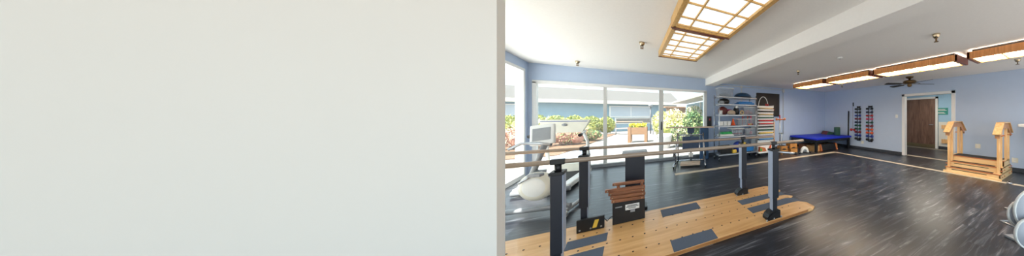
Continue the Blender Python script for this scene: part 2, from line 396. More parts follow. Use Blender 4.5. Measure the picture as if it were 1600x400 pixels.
def post(x, y, zt, w, side, lever, lt=True, hump=True):
    p = MB().box((x-w/2, y-.055, .30), (x+w/2, y+.055, zt-.085), M['column'], .006)
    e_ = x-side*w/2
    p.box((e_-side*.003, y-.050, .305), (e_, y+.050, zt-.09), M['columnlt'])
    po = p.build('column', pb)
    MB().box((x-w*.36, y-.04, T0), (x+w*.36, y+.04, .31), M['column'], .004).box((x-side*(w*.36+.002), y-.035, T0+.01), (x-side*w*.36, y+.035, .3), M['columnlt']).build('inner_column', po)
    MB().box((x-w/2-.008, y-.06, zt-.10), (x+w/2+.008, y+.06, zt-.075), M['black'], .004).cyl((x, y, zt-.08), (x, y, zt-.02), .022, M['black']).box((x-.045, y-.026, zt-.022), (x+.045, y+.026, zt+.022), M['black'], .008).build('rail_clamp', po)
    if hump:
        b = MB()
        prof = [(-.15, 0), (-.15, .035), (-.12, .07), (-.06, .10), (.04, .11), (.08, .09), (.08, 0)]
        b.prism([(x+px*.9, T0+pz) for px, pz in prof], 1, y-.058, y+.058, M['black'])
        b.prism([(x+px*.8, T0+pz*.8) for px, pz in prof], 1, y-.068, y+.068, M['black'])
        for bx, by in ((-.15, -.066), (-.04, -.07), (.08, -.066)):
            b.cyl((x+bx, y+by, T0), (x+bx, y+by, T0+.02), .011, M['steel'], n=8)
        b.build('base_cover', po)
    if lever:
        q = Vector(lever); s0 = Vector((x, y-.02, zt-.11))
        lv = MB().tube([s0, s0+q], .017, M['chrome'])
        lo = lv.build('lever_handle', po)
        e = s0+q
        MB().tube([e, e+q.normalized()*.03], .019, M['black'] if x > 0 else M['yellow']).build('lever_tip', lo)
    return po
post(1.645, 2.25, RZN, .098, 1, (.25, -.13, -.03))
post(1.68, 3.20, RZF, .098, 1, None)
MB().box((1.66, 3.13, RZF-.10), (1.70, 3.14, RZF-.06), M['yellow'], .004).build('height_tag', pb, 'small yellow tag')
post(-.50, 2.25, RZN, .072, -1, (-.08, .28, -.14), True, True)
post(-.475, 3.20, RZF, .085, -1, None, False, False)
b = MB().box((-.53, 3.08, T0), (-.27, 3.12, .19), M['black'], .006).box((-.53, 3.12, T0), (-.40, 3.26, .10), M['black'], .006)
for q in (-.5, -.4, -.3): b.cyl((q, 3.078, .07), (q, 3.08, .07), .01, M['steel'], n=8)
bo = b.build('base_box', pb, 'black upright box at the foot of the far left column')
MB().prism([(-.385, .07), (-.345, .07), (-.32, .16), (-.36, .16)], 1, 3.074, 3.082, M['yellow']).build('yellow_tag', bo)
MB().tube([(-.27, 3.1, .15), (-.24, 3.06, .12), (-.21, 3.08, .15), (-.185, 3.1, .15)], .006, M['black'], n=8).build('cable', bo)

# box of hurdle slats standing on the platform
hb = thing('slat_box', 'black box stacked with brown wooden slats standing on the platform', 'box', (0, 0, T0), 0)
bx = MB().box((-.19, 3.09, .0), (.165, 3.20, .27), M['black'], .006); bx.build('box', hb)
lb = MB().box((-.055, 3.082, .155), (.10, 3.09, .225), M['white'], .003); lo = lb.build('label_plate', hb, 'white printed label plate')
q = MB()
for z, x0, x1 in ((.205, -.035, .075), (.19, -.045, .09), (.172, -.02, .06)): q.box((x0, 3.0805, z), (x1, 3.082, z+.008), M['black'])
q.build('print', lo)
MB().box((-.0, 3.080, .12), (.05, 3.09, .16), M['greyp'], .003).build('latch', hb)
MB().box((-.16, 3.085, .205), (-.09, 3.09, .217), M['greyp']).build('name_strip', hb)
for i, (x0, x1, y, z, tl) in enumerate(((-.20, .16, 3.075, .275, .03), (-.215, .17, 3.10, .315, .04), (-.235, .165, 3.13, .352, .05), (-.27, .17, 3.16, .385, .06), (-.20, .165, 3.26, .43, .055))):
    T = Matrix.Translation((0, y, z)) @ Matrix.Rotation(.03, 4, 'Y')
    sb = MB().box((x0, -.012, 0), (x1, .035, .036), M['slat'], .004, T)
    for xx in (x0+.025, x1-.03): sb.cyl((xx, -.016, .018), (xx, -.012, .018), .007, M['brassl'], n=8, T=T)
    sb.build('slat', hb)
for x0 in (.12, -.15): MB().box((x0, 3.2, .2), (x0+.03, 3.30, .44), M['slat']).build('slat_support', hb)

# dark pedestal behind the platform
pd = thing('pedestal', 'black pedestal column with grey top plate behind the platform', 'pedestal', (.06, 3.60, 0))
MB().box((-.125, -.07, .03), (.125, .07, .80), M['column'], .006).build('column', pd)
MB().box((-.16, -.11, 0), (.16, .11, .03), M['black'], .006).build('foot_plate', pd)
MB().box((-.10, -.05, .80), (.10, .05, .835), M['black']).box((-.16, -.10, .835), (.16, .10, .865), M['greyp'], .008).build('top_plate', pd)

# ------------------------------------------------------------------ ceiling light boxes
def light_box(label, x0, x1, y0, y1, z0, z1, zc, cols, rows, dif, group, side='oak', flip=False):
    r = thing('shoji_light', label, 'ceiling light', ((x0+x1)/2, (y0+y1)/2, zc), 0, group)
    hx = (x1-x0)/2; hy = (y1-y0)/2; a = z0-zc; b = z1-zc; w = .032
    MB().box((-hx, -hy, a), (-hx+w, hy, b), M[side], .003).build('side_frame', r)
    MB().box((hx-w, -hy, a), (hx, hy, b), M[side], .003).build('side_frame', r)
    MB().box((-hx, -hy-.004, a-.006), (hx, -hy+w, b), M['oakdk'], .003).build('end_frame', r)
    MB().box((-hx, hy-w, a-.006), (hx, hy+.004, b), M['oakdk'], .003).build('end_frame', r)
    MB().box((-hx+.05, -hy+.05, b), (hx-.05, hy-.05, 0), M['dark']).build('mounting_box', r)
    MB().box((-hx+w, -hy+w, a+.03), (hx-w, hy-w, a+.04), M[dif]).build('diffuser', r)
    l = MB()
    for c in cols: xx = -hx+2*hx*c; l.box((xx-.007, -hy+w, a+.008), (xx+.007, hy-w, a+.028), M['gold'])
    for c in rows: yy = -hy+2*hy*c; l.box((-hx+w, yy-.007, a+.006), (hx-w, yy+.007, a+.024), M['gold'])
    l.box((-hx+w, -hy+w, a), (-hx+w+.02, hy-w, a+.03), M['gold']).box((hx-w-.02, -hy+w, a), (hx-w, hy-w, a+.03), M['gold'])
    l.box((-hx+w, -hy+w, a), (hx-w, -hy+w+.03, a+.03), M['gold']).box((-hx+w, hy-w-.03, a), (hx-w, hy-w, a+.03), M['gold'])
    l.build('lattice', r)
    return r
light_box('shoji grid ceiling light box directly overhead at the top of the picture', .43, 1.21, 1.22, 2.74, 2.49, 2.61, ZL, (.27, .73), (.12, .34, .56, .78, .93), 'lamp', 'shoji lights left of the beam', 'gold')
light_box('shoji grid ceiling light box ending toward the windows, behind the overhead one', .45, 1.165, 2.77, 4.26, 2.50, 2.61, ZL, (.27, .73), (.13, .32, .5, .68, .86), 'lamp', 'shoji lights left of the beam', 'gold')
light_box('added unseen shoji grid ceiling light box at the rear, above the camera side', .43, 1.21, -.4, 1.15, 2.49, 2.61, ZL, (.27, .73), (.12, .34, .56, .78, .93), 'lamp', 'shoji lights left of the beam', 'gold')  # extra box added behind the camera to lift the ceiling brightness
FR = [(4.30, 5.66, 'farthest wooden shoji light of the row, nearest the blue mat corner'), (2.88, 4.22, 'second wooden shoji light of the far row, between the farthest and the fan'),
      (1.30, 2.80, 'third wooden shoji light of the far row, in front of the ceiling fan'), (-.35, 1.17, 'nearest wooden shoji light of the far row, cut by the right picture edge')]
for y0, y1, lb in FR:
    light_box(lb, 5.0, 5.6, y0, y1, 2.375, 2.49, ZR, (.35, .65), (.25, .5, .75), 'lampw', 'shoji lights in the far row')

# ------------------------------------------------------------------ sprinkler heads, detector, fan
def sprinkler(x, y, zc, lb, tilt=0):
    r = thing('sprinkler_head', lb, 'sprinkler', (x, y, zc), tilt, 'ceiling sprinkler heads')
    MB().lathe([(.0, 0), (.042, 0), (.044, -.012), (.036, -.04), (.022, -.06), (.0, -.062)], M['brassl']).build('cup', r)
    h = MB().tube([(-.012, 0, -.06), (-.02, 0, -.078), (-.014, 0, -.1), (0, 0, -.108), (.014, 0, -.1), (.02, 0, -.078), (.012, 0, -.06)], .0055, M['brass'], n=8)
    h.cyl((0, 0, -.105), (0, 0, -.112), .026, M['brass'], n=14).cyl((0, 0, -.06), (0, 0, -.105), .005, M['brass'], n=8)
    h.build('deflector', r)
for a in ((.168, 4.0, ZL, 'brass sprinkler head left of the grid lights on the white ceiling'), (-1.036, 6.15, ZL, 'small sprinkler head close to the window wall'),
          (3.64, 1.16, ZR, 'largest brass sprinkler head, alone between beam and light row'), (6.65, .83, ZR, 'sprinkler head below the nearest far row light at the right edge'),
          (3.62, 3.9, ZR, 'sprinkler head near the left end of the light row, above the shelf side'), (6.65, 4.85, ZR, 'tiny sprinkler head behind the joint of the two farthest lights')):
    sprinkler(*a)
sd = thing('smoke_detector', 'flat white round detector disc on the ceiling beyond the beam', 'detector', (3.52, 2.615, ZR))
MB().lathe([(0, 0), (.055, 0), (.055, -.012), (.045, -.02), (0, -.022)], M['white']).build('housing', sd)
MB().lathe([(.012, -.021), (.02, -.028), (0, -.03)], M['greyp']).build('sensor', sd)
fan = thing('ceiling_fan', 'bronze ceiling fan with dark blades above the doorway side', 'ceiling fan', (7.03, 2.86, ZR), -math.atan2(.517, .856))
MB().lathe([(0, 0), (.10, 0), (.085, -.04), (.03, -.06), (.025, -.10), (0, -.1)], M['brass']).build('canopy', fan)
MB().lathe([(.03, -.10), (.13, -.11), (.165, -.14), (.165, -.18), (.12, -.205), (.05, -.21), (0, -.21)], M['brass']).build('motor', fan)
MB().lathe([(.05, -.205), (.06, -.25), (.045, -.29), (0, -.30)], M['brass']).build('switch_cup', fan)
for i, a in enumerate((.06, PI/2+.1, PI+.02, -PI/2+.04)):
    T = Matrix.Rotation(a, 4, 'Z')
    bl = MB().add([(.24, -.05, -.215), (.24, .05, -.195), (.30, .065, -.193), (.68, .075, -.19), (.72, .05, -.195), (.72, -.055, -.215), (.68, -.075, -.22), (.30, -.065, -.217)]
                  + [(.24, -.05, -.223), (.24, .05, -.203), (.30, .065, -.201), (.68, .075, -.198), (.72, .05, -.203), (.72, -.055, -.223), (.68, -.075, -.228), (.30, -.065, -.225)],
                  [tuple(range(8)), tuple(range(15, 7, -1))]+[(j, (j+1) % 8, 8+(j+1) % 8, 8+j) for j in range(8)], M['dark'], T=T)
    bo = bl.build('blade', fan)
    MB().box((.12, -.015, -.20), (.30, .015, -.212), M['brass'], .003, T=T).box((.26, -.04, -.195), (.30, .04, -.206), M['brass'], .003, T=T).build('blade_bracket', bo)

# ------------------------------------------------------------------ training stairs
st = thing('training_stairs', 'pine training stairs with gabled wooden handrails against the far wall', 'training stairs', (6.70, 1.06, 0), 0)
LY = .90; TX = .27
zs = [.135, .26, .385]; xs = [0, .16, .33]; xe = [1.15, .99, .82]
for i in range(3):
    z0 = zs[i-1] if i else 0
    b = MB().box((xs[i], 0, z0), (xs[i]+.03, LY, zs[i]), M['wstep'], .004).box((xe[i]-.03, 0, z0), (xe[i], LY, zs[i]), M['wstep'], .004)
    b.box((xs[i], 0, z0), (xe[i], .025, zs[i]), M['wstep'], .003).box((xs[i], LY-.025, z0), (xe[i], LY, zs[i]), M['wstep'], .003)
    b.box((xs[i], 0, zs[i]-.02), (xe[i], LY, zs[i]-.002), M['wstep'])
    to = b.build('step_tier', st)
    MB().box((xs[i]-.006, -.004, zs[i]-.014), (xs[i]+.012, LY+.004, zs[i]+.002), M['wedge'], .003).build('nosing', to, 'orange front edge')
    tr = MB()
    if i < 2:
        tr.box((xs[i]+.03, .12, zs[i]), (xs[i+1]-.015, LY-.08, zs[i]+.005), M['tread'])
        MB().box((xe[i+1]+.02, .12, zs[i]), (xe[i]-.03, LY-.08, zs[i]+.005), M['tread']).build('tread_strip', to, 'black rubber tread')
    else:
        for k in range(5): tr.box((xs[i]+.03+k*.088, .05, zs[i]), (xs[i]+.10+k*.088, LY-.05, zs[i]+.005), M['tread'])
    tr.build('tread_strip', to, 'black rubber tread')
    if i < 2:
        sl = MB().box((xs[i]-.002, .2, zs[i]-.055), (xs[i]+.004, LY-.12, zs[i]-.04), M['tread']); sl.build('riser_slot', to)
for y, sg in ((.045, -1), (LY-.045, 1)):
    for px, h in ((.10, 1.00), (.30, 1.13), (.78, 1.13), (1.02, 1.0)):
        MB().box((px-.03, y-.022, 0), (px+.03, y+.022, h), M['wpost'], .006).build('post', st)
    rl = MB(); g = [(-.03, .985), (.26, 1.205), (.84, 1.205), (1.14, .985), (1.13, .90), (.80, 1.10), (.32, 1.10), (-.01, .90)]
    rl.prism(g, 1, y-.034, y+.034, M['wgable'])
    ro = rl.build('gable_rail', st)
    cp = MB()
    for (a0, b0), (a1, b1) in (((-.06, .975), (.26, 1.22)), ((.25, 1.22), (.85, 1.22)), ((.84, 1.22), (1.17, .975))):
        d_ = Vector((a1-a0, 0, b1-b0)); n_ = Vector((-d_.z, 0, d_.x)).normalized()*.022
        cp.prism([(a0, b0), (a1, b1), (a1+n_.x, b1+n_.z), (a0+n_.x, b0+n_.z)], 1, y-.06, y+.06, M['wpost'])
    cp.build('rail_cap', ro)
    for px in (.10, .30, .78, 1.02):
        for z in (.07, .2, .95): MB().cyl((px, y+sg*.022, z), (px, y+sg*.062, z), .012, M['wedge'], n=8).build('dowel_peg', st)
MB().box((-.03, -.02, 0), (.0, LY+.03, .05), M['wstep'], .004).build('toe_board', st)

# ------------------------------------------------------------------ white topped tall table at the right edge
tb = thing('tall_table', 'white topped tall table with black legs at the right picture edge', 'table', (7.86, .35, 0))
MB().box((-.26, -1.2, 1.13), (.26, .60, 1.20), M['white'], .02).build('table_top', tb)
for q, w in ((.30, .2), (-1.0, .2)):
    for xx in (-.2, .2):
        MB().cyl((xx, q, 0), (xx, q, 1.13), .018, M['black']).build('leg', tb)
MB().tube([(-.2, -.05, .95), (-.2, .30, .55)], .012, M['black']).tube([(-.2, .3, .3), (.2, .3, .3)], .012, M['black']).tube([(-.2, -.05, .95), (-.2, -.05, 1.13)], .012, M['black']).build('brace', tb)
# round discs on a low stand, right edge
ds = thing('disc_stand', 'low stand holding grey discs with white rims at the lower right corner', 'disc stand', (2.75*.856+2.15*.517, -2.75*.517+2.15*.856, 0), -math.atan2(.517, .856))
MB().box((.12, -.10, 0), (.46, .24, .03), M['greyp'], .01).build('base', ds)
MB().cyl((.26, .05, .03), (.26, .05, .66), .02, M['steel']).build('pole', ds)
for x, y, z, r in ((-.09, -.08, .412, .135), (-.01, -.13, .47, .215), (-.14, -.19, .275, .152)):
    T = Matrix.Translation((x, y, z)) @ Matrix.Rotation(PI/2, 4, 'X')
    d_ = MB().lathe([(0, -.006), (r-.012, -.006), (r-.012, .006), (0, .006)], M['discgrey'], n=48, T=T).build('disc', ds)
    MB().lathe([(r-.014, -.009), (r, -.009), (r, .009), (r-.014, .009), (r-.014, -.009)], M['white'], n=48, T=T).build('white_rim', d_)
    MB().tube([(x, y+.01, z), (x, .05, z), (.26, .05, z)], .01, M['steel']).build('peg', ds)

# ------------------------------------------------------------------ blue mat table and what is on and under it
mt_ = thing('mat_table', 'royal blue vinyl topped therapy mat table on black legs in the corner', 'mat table', (5.87, 5.36, 0))
MX, MY = 2.14, 1.50
MB().box((0, 0, .46), (MX, MY, .535), M['vinyl'], .035).build('mat_top', mt_)
MB().box((.06, .06, .36), (MX-.06, MY-.06, .46), M['black'], .004).build('apron', mt_)
for x in (.05, MX-.15):
    for y in (.05, MY-.15): MB().box((x, y, 0), (x+.09, y+.09, .46), M['black'], .006).build('leg', mt_)
r = tag(MB().lathe([(0, 0), (.115, 0), (.125, .01), (.125, .34), (.115, .35), (0, .35)], M['green'], n=32).build('foam_roll', loc=(7.62, 5.80, .536)), 'dark green foam roll standing upright on the blue mat table', 'foam roll')
wd = thing('wedge_bolster', 'maroon wedge bolster with green end lying at the back of the blue mat', 'bolster', (7.50, 6.42, .536), -.35)
MB().prism([(0, 0), (.42, 0), (.36, .10), (.10, .15)], 1, -.25, .25, M['maroon']).build('wedge_body', wd)
MB().prism([(-.0, .0), (.42, 0), (.36, .10), (.10, .15)], 1, -.262, -.25, M['green']).build('end_panel', wd)
ub = thing('slant_box', 'plywood box with a black slatted front stored under the blue mat table', 'box', (6.0, 5.50, 0), -.03)
MB().box((0, .1, 0), (1.32, .5, .22), M['ply'], .004).build('body', ub)
MB().prism([(.1, 0), (.02, .03), (.08, .25), (.16, .25)], 0, .35, 1.15, M['black']).build('front_panel', ub)
MB().prism([(.1, 0), (-.01, .02), (.06, .27), (.16, .27)], 0, 1.15, 1.21, M['wedge']).prism([(.1, 0), (-.01, .02), (.06, .27), (.16, .27)], 0, .29, .35, M['wedge']).build('side_cheek', ub)
ub2 = tag(MB().box((0, 0, 0), (.62, .4, .21), M['slat'], .01).box((.2, -.004, .12), (.42, 0, .16), M['black']).build('storage_box', loc=(6.05, 6.1, 0)), 'low brown box in the shadow under the blue mat table', 'box')

# pedal exerciser and step stools left of the mat
pe = thing('pedal_exerciser', 'small silver pedal exerciser on the floor beside the step stools', 'pedal exerciser', (5.53, 5.62, 0), -.35)
b = MB(); arc = [(math.cos(a)*.15, .02+math.sin(a)*.22) for a in [PI*i/16 for i in range(17)]]
inner = [(x*.62, .02+(z-.02)*.62) for x, z in arc[::-1]]
for i in range(16):
    a0, a1 = arc[i], arc[i+1]; c0, c1 = inner[16-i], inner[15-i]
    b.prism([a0, a1, c1, c0], 1, -.05, .05, M['white'])
b.build('wheel_guard', pe)
MB().cyl((0, -.03, .1), (0, .03, .1), .09, M['steel'], n=28).cyl((0, -.12, .1), (0, .12, .1), .012, M['chrome']).build('flywheel', pe)
for s_ in (-1, 1): MB().box((-.05+s_*.05, s_*.12-.04, .08+s_*.04), (.05+s_*.05, s_*.12+.04, .11+s_*.04), M['black'], .006).build('pedal', pe)
MB().tube([(-.24, -.12, .015), (-.24, .12, .015)], .014, M['black']).tube([(.20, -.12, .015), (.20, .12, .015)], .014, M['black']).tube([(-.24, 0, .02), (0, 0, .05), (.20, 0, .02)], .014, M['steel']).build('base_frame', pe)
def stool(x, y, z, lb, h=.17, w=.30):
    r = thing('step_stool', lb, 'step stool', (x, y, z), -.1, 'wooden step stools beside the blue mat')
    MB().box((-w/2, -.14, h-.025), (w/2, .14, h), M['stoolw'], .004).build('top_board', r)
    MB().box((-w/2+.01, -.13, h), (w/2-.01, .13, h+.004), M['tread']).build('grip_pad', r)
    for s_ in (-1, 1):
        MB().prism([(-.14, 0), (-.07, 0), (-.05, h*.45), (.05, h*.45), (.07, 0), (.14, 0), (.14, h-.025), (-.14, h-.025)], 0, s_*(w/2)-.012*(s_+1), s_*(w/2)-.012*(s_-1), M['stoolw']).build('side_board', r)
    MB().prism([(-w/2+.02, .02), (-.06, .02), (-.06, .05), (.06, .05), (.06, .02), (w/2-.02, .02), (w/2-.02, h-.025), (-w/2+.02, h-.025)], 1, -.135, -.12, M['stoolw']).build('front_board', r)
stool(5.12, 5.85, 0, 'lower light wood step stool of the stack beside the pedal exerciser', .19)
stool(5.11, 5.86, .196, 'upper light wood step stool of the stack beside the pedal exerciser', .17)
stool(4.72, 5.90, 0, 'lower light wood step stool of the stack beside the white weight tower', .16, .26)
stool(4.72, 5.91, .166, 'upper light wood step stool of the stack beside the white weight tower', .13, .26)
# scale-like pulley pole with wood board
sp = thing('pulley_stand', 'silver pole stand with a short wooden crossbar on top, before the back wall', 'pulley stand', (4.93, 6.28, 0))
MB().box((-.16, -.16, 0), (.16, .16, .04), M['greyp'], .01).build('base', sp)
MB().cyl((-.04, 0, .04), (-.04, 0, 1.30), .018, M['chrome']).cyl((.05, 0, .04), (.05, 0, .72), .016, M['chrome']).box((-.06, -.025, .69), (.08, .025, .73), M['steel'], .004).build('poles', sp)
MB().cyl((-.20, 0, 1.235), (.20, 0, 1.235), .028, M['wedge']).cyl((-.20, 0, 1.20), (-.20, 0, 1.29), .035, M['wedge']).cyl((.20, 0, 1.20), (.20, 0, 1.29), .035, M['wedge']).build('crossbar', sp)
MB().cyl((-.04, 0, 1.29), (-.04, 0, 1.40), .022, M['red']).build('grip', sp)
pw = tag(MB().box((0, 0, 0), (.10, .05, 1.15), M['wpost'], .004).box((.012, -.01, .1), (.09, 0, .5), M['wedge']).build('wood_board', loc=(4.56, 6.30, 0)), 'upright light wood board between the weight tower and the silver stand', 'board')

# ------------------------------------------------------------------ white weight tower with coloured bars
tw = thing('weight_tower', 'white pegboard tower on casters holding coloured weighted bars', 'weight rack', (3.74, 6.08, 0))
MB().box((0, 0, .09), (.72, .03, 1.72), M['white'], .006).box((.69, 0, .09), (.72, .42, 1.75), M['white'], .006).box((0, .39, .09), (.72, .42, 1.72), M['white'], .006).box((0, 0, .09), (.03, .42, 1.72), M['white'], .006).box((0, 0, 1.70), (.72, .42, 1.73), M['white'], .006).build('cabinet', tw)
MB().box((0, -.12, .09), (.72, .42, .14), M['white'], .006).build('base_shelf', tw)
k = MB()
for c in range(9):
    for q in range(20): k.box((.06+c*.075, -.003, .2+q*.075), (.068+c*.075, 0, .208+q*.075), M['black'])
k.build('peg_holes', tw)['kind'] = 'stuff'
for x in (.08, .64):
    for y in (.0, .36):
        MB().cyl((x-.012, y, .04), (x+.012, y, .04), .04, M['black']).cyl((x, y, .06), (x, y, .09), .01, M['steel']).build('caster', tw)
names = ['tan', 'blackm', 'tan', 'greenr', 'red', 'red', 'blackm', 'greenr', 'yellow', 'bluer', 'cyan']
cn = ['grey tan', 'black', 'tan', 'dark green', 'upper red', 'lower red', 'black middle', 'lower green', 'yellow', 'blue', 'light blue bottom']
lbn = ['pale tan weighted bar, topmost on the white tower', 'black weighted bar just below the topmost tan one on the tower', 'tan weighted bar directly above the upper green bar on the tower', 'dark green weighted bar directly above the two red bars', 'upper red weighted bar on the white tower',
       'lower red weighted bar on the white tower', 'black weighted bar below the two red bars on the tower', 'green weighted bar directly above the yellow bar', 'yellow weighted bar low on the white tower', 'dark blue weighted bar just below the yellow bar', 'bright blue weighted bar, lowest on the tower']
for i in range(11):
    z = 1.64-i*.108
    MB().tube([(.10, 0, z-.02), (.10, -.05, z-.03), (.10, -.055, z-.005)], .006, M['steel'], n=8).tube([(.60, 0, z-.02), (.60, -.05, z-.03), (.60, -.055, z-.005)], .006, M['steel'], n=8).build('bar_hook', tw)
    wb = thing('weighted_bar', lbn[i], 'weighted bar', (3.74+.35, 6.08-.035, z), 0, 'weighted bars on the white tower')
    MB().cyl((-.30, 0, 0), (.30, 0, 0), .024, M[names[i]]).build('bar', wb)
    MB().cyl((-.33, 0, 0), (-.30, 0, 0), .02, M['black']).cyl((.30, 0, 0), (.33, 0, 0), .02, M['black']).build('end_cap', wb)
hp = thing('hoop', 'thin white hoop arching over the white weight tower', 'hoop', (3.98, 6.32, 1.73))
MB().tube([(.20*2*.5*(1-math.cos(a))-.02+.0, 0, .34*math.sin(a)) for a in [PI*i/24 for i in range(25)]] + [(.40, 0, -.02), (.40, 0, 0)][:0], .012, M['white']).build('arch', hp)
MB().cyl((.38, 0, 0), (.38, 0, .09), .024, M['red']).cyl((.30, 0, 0), (.30, 0, .09), .018, M['red']).build('red_sleeve', hp)
bt = thing('strap_bundle', 'black and red straps hanging on the side of the white tower', 'straps', (4.475, 6.16, 1.1))
MB().box((0, 0, 0), (.03, .12, .45), M['black'], .012).box((.005, .02, .2), (.045, .1, .55), M['black'], .015).build('strap', bt)
MB().ball((.03, .03, .50), .045, M['red']).ball((.035, .08, .38), .038, M['red']).build('red_cuff', bt)
MB().box((.0, .12, .02), (.02, .16, .3), M['green']).build('green_strap', bt)
# tray of leaning coloured cuffs at the tower foot
tr = thing('wood_wedge', 'reddish brown wooden wedge lying on the foot of the white tower', 'wedge', (3.80, 5.975, .142), .12)
MB().prism([(0, 0), (.30, 0), (.24, .12), (.02, .17)], 1, 0, .10, M['wedge']).build('wedge_block', tr)
MB().prism([(.02, .02), (.10, .02), (.09, .10), (.02, .12)], 1, -.004, 0, M['green2']).build('green_face', tr)
cnn = tag(MB().cyl((0, 0, 0), (.05, 0, .20), .05, M['orange'], r2=.02).build('small_cone', loc=(4.24, 6.03, .145)), 'small orange cone leaning at the right of the tower foot', 'cone')
# black board on the back wall
tv = thing('wall_screen', 'large black screen on the back wall behind the weight tower', 'screen', (4.80, YW, 1.35))
MB().box((-.58, -.07, 0), (.52, -.01, .93), M['black'], .008).build('bezel', tv)
MB().box((-.55, -.073, .03), (.49, -.07, .90), M['dark']).build('panel', tv)
MB().box((-.2, -.012, .3), (.2, 0, .6), M['steel']).build('bracket', tv)
# conduit
cd = thing('conduit', 'thin pale conduit pipe with junction box on the back wall by the corner side', 'conduit', (5.56, YW, 0))
MB().cyl((0, -.02, .6), (0, -.02, 2.37), .012, M['alu']).build('vertical_pipe', cd)
MB().cyl((-.03, -.02, 2.46), (-3.0, -.02, 2.46), .012, M['alu']).build('horizontal_pipe', cd)
MB().box((-.05, -.05, 2.36), (.05, 0, 2.50), M['alu'], .006).build('junction_box', cd)
MB().cyl((-2.0, -.02, 2.46), (-2.0, -.02, 1.9), .012, M['alu']).box((-2.04, -.045, 2.42), (-1.96, 0, 2.50), M['alu'], .005).build('branch_pipe', cd)
wb_ = thing('wall_speaker', 'small black box mounted on the wall right of the window frame', 'wall box', (2.31, YW, 1.02))
MB().box((-.07, -.10, 0), (.07, 0, .34), M['black'], .01).build('housing', wb_)
MB().box((-.02, -.103, .2), (.02, -.10, .27), M['red']).build('face_label', wb_)

# ------------------------------------------------------------------ wire shelf unit
SX0, SX1, SY0, SY1 = 2.28, 3.60, 5.88, 6.34
sh = thing('wire_shelf', 'five tier chrome wire shelving unit on casters right of the window', 'shelf unit', (SX0, SY0, 0))
LX = SX1-SX0; LYs = SY1-SY0
tiers = [.20, .745, 1.07, 1.41, 1.74, 1.97]
for x in (.012, LX-.012):
    for y in (.012, LYs-.012):
        po = MB().cyl((x, y, .10), (x, y, 2.03), .014, M['chrome']).build('upright', sh)
        MB().cyl((x-.013, y, .045), (x+.013, y, .045), .045, M['black']).box((x-.02, y-.02, .06), (x+.02, y+.02, .10), M['steel']).build('caster', po)
for z in tiers:
    t = MB()
    for a, b_ in (((0, 0), (LX, 0)), ((0, LYs), (LX, LYs)), ((0, 0), (0, LYs)), ((LX, 0), (LX, LYs))):
        t.cyl((a[0], a[1], z), (b_[0], b_[1], z), .008, M['chrome'], n=8).cyl((a[0], a[1], z-.03), (b_[0], b_[1], z-.03), .006, M['chrome'], n=8)
    for i in range(1, 40): t.cyl((LX*i/40, 0, z), (LX*i/40, LYs, z), .003, M['chrome'], n=5)
    t.box((0, -.004, z-.03), (LX, .004, z+.004), M['steel'])
    t.build('shelf_tier', sh)
def tub(name, lb, cat, x0, x1, y0, y1, z, h, mt, lid=None, group=None):
    r = thing(name, lb, cat, ((x0+x1)/2, (y0+y1)/2, z+.010), 0, group)
    hx = (x1-x0)/2; hy = (y1-y0)/2; k = .90; t = .006
    b = MB()
    o_ = [(-hx*k, -hy*k, 0), (hx*k, -hy*k, 0), (hx*k, hy*k, 0), (-hx*k, hy*k, 0), (-hx, -hy, h), (hx, -hy, h), (hx, hy, h), (-hx, hy, h)]
    i_ = [(x*(1-t/hx), y*(1-t/hy), (zz if zz > 0 else t)) for x, y, zz in o_]
    b.add(o_+i_, [(0, 3, 2, 1), (0, 1, 5, 4), (1, 2, 6, 5), (2, 3, 7, 6), (3, 0, 4, 7), (8, 9, 10, 11), (8, 12, 13, 9), (9, 13, 14, 10), (10, 14, 15, 11), (11, 15, 12, 8), (4, 5, 13, 12), (5, 6, 14, 13), (6, 7, 15, 14), (7, 4, 12, 15)], M[mt])
    b.build('tub', r)
    rm = MB(); w = .012
    rm.box((-hx-w, -hy-w, h-.012), (hx+w, -hy, h), M['white']).box((-hx-w, hy, h-.012), (hx+w, hy+w, h), M['white']).box((-hx-w, -hy, h-.012), (-hx, hy, h), M['white']).box((hx, -hy, h-.012), (hx+w, hy, h), M['white'])
    rm.build('rim', r)
    if lid: MB().box((-hx-.014, -hy-.014, h), (hx+.014, hy+.014, h+.012), M[lid], .004).build('lid', r)
    return r
def blob(name, lb, cat, c, sc, mt, rough=.12, seed=0, group=None):
    b = MB().ball((0, 0, 0), 1, M[mt], n=20)
    b.v = [tuple(Vector(v)*(1+rough*noise.noise(Vector(v)*1.7+Vector((seed, seed, 0))))) for v in b.v]
    b.v = [(x*sc[0], y*sc[1], max(z, -.72)*sc[2]) for x, y, z in b.v]
    o = b.build(name, loc=(c[0], c[1], c[2]+.72*sc[2]))
    return tag(o, lb, cat, group)
SZ = lambda k: tiers[k]+.004
# top tier
tub('storage_tub', 'big clear storage tub at the left end of the top shelf', 'storage tub', 2.33, 2.80, 5.95, 6.30, SZ(5)-.004, .27, 'bin')
blob('grey_towel', 'crumpled grey towel inside the top shelf tub', 'towel', (2.56, 6.12, SZ(5)+.015), (.15, .11, .07), 'greyp', seed=2)
bs = thing('balance_dome', 'dark blue rubber balance dome on the top shelf', 'balance dome', (3.20, 6.12, SZ(5)))
MB().lathe([(0, 0), (.30, 0), (.31, .012), (.30, .03), (0, .03)], M['black'], n=40).build('base_disc', bs)
MB().lathe([(.29, .03), (.27, .08), (.21, .13), (.12, .165), (0, .18)], M['bosu'], n=40).build('dome', bs)
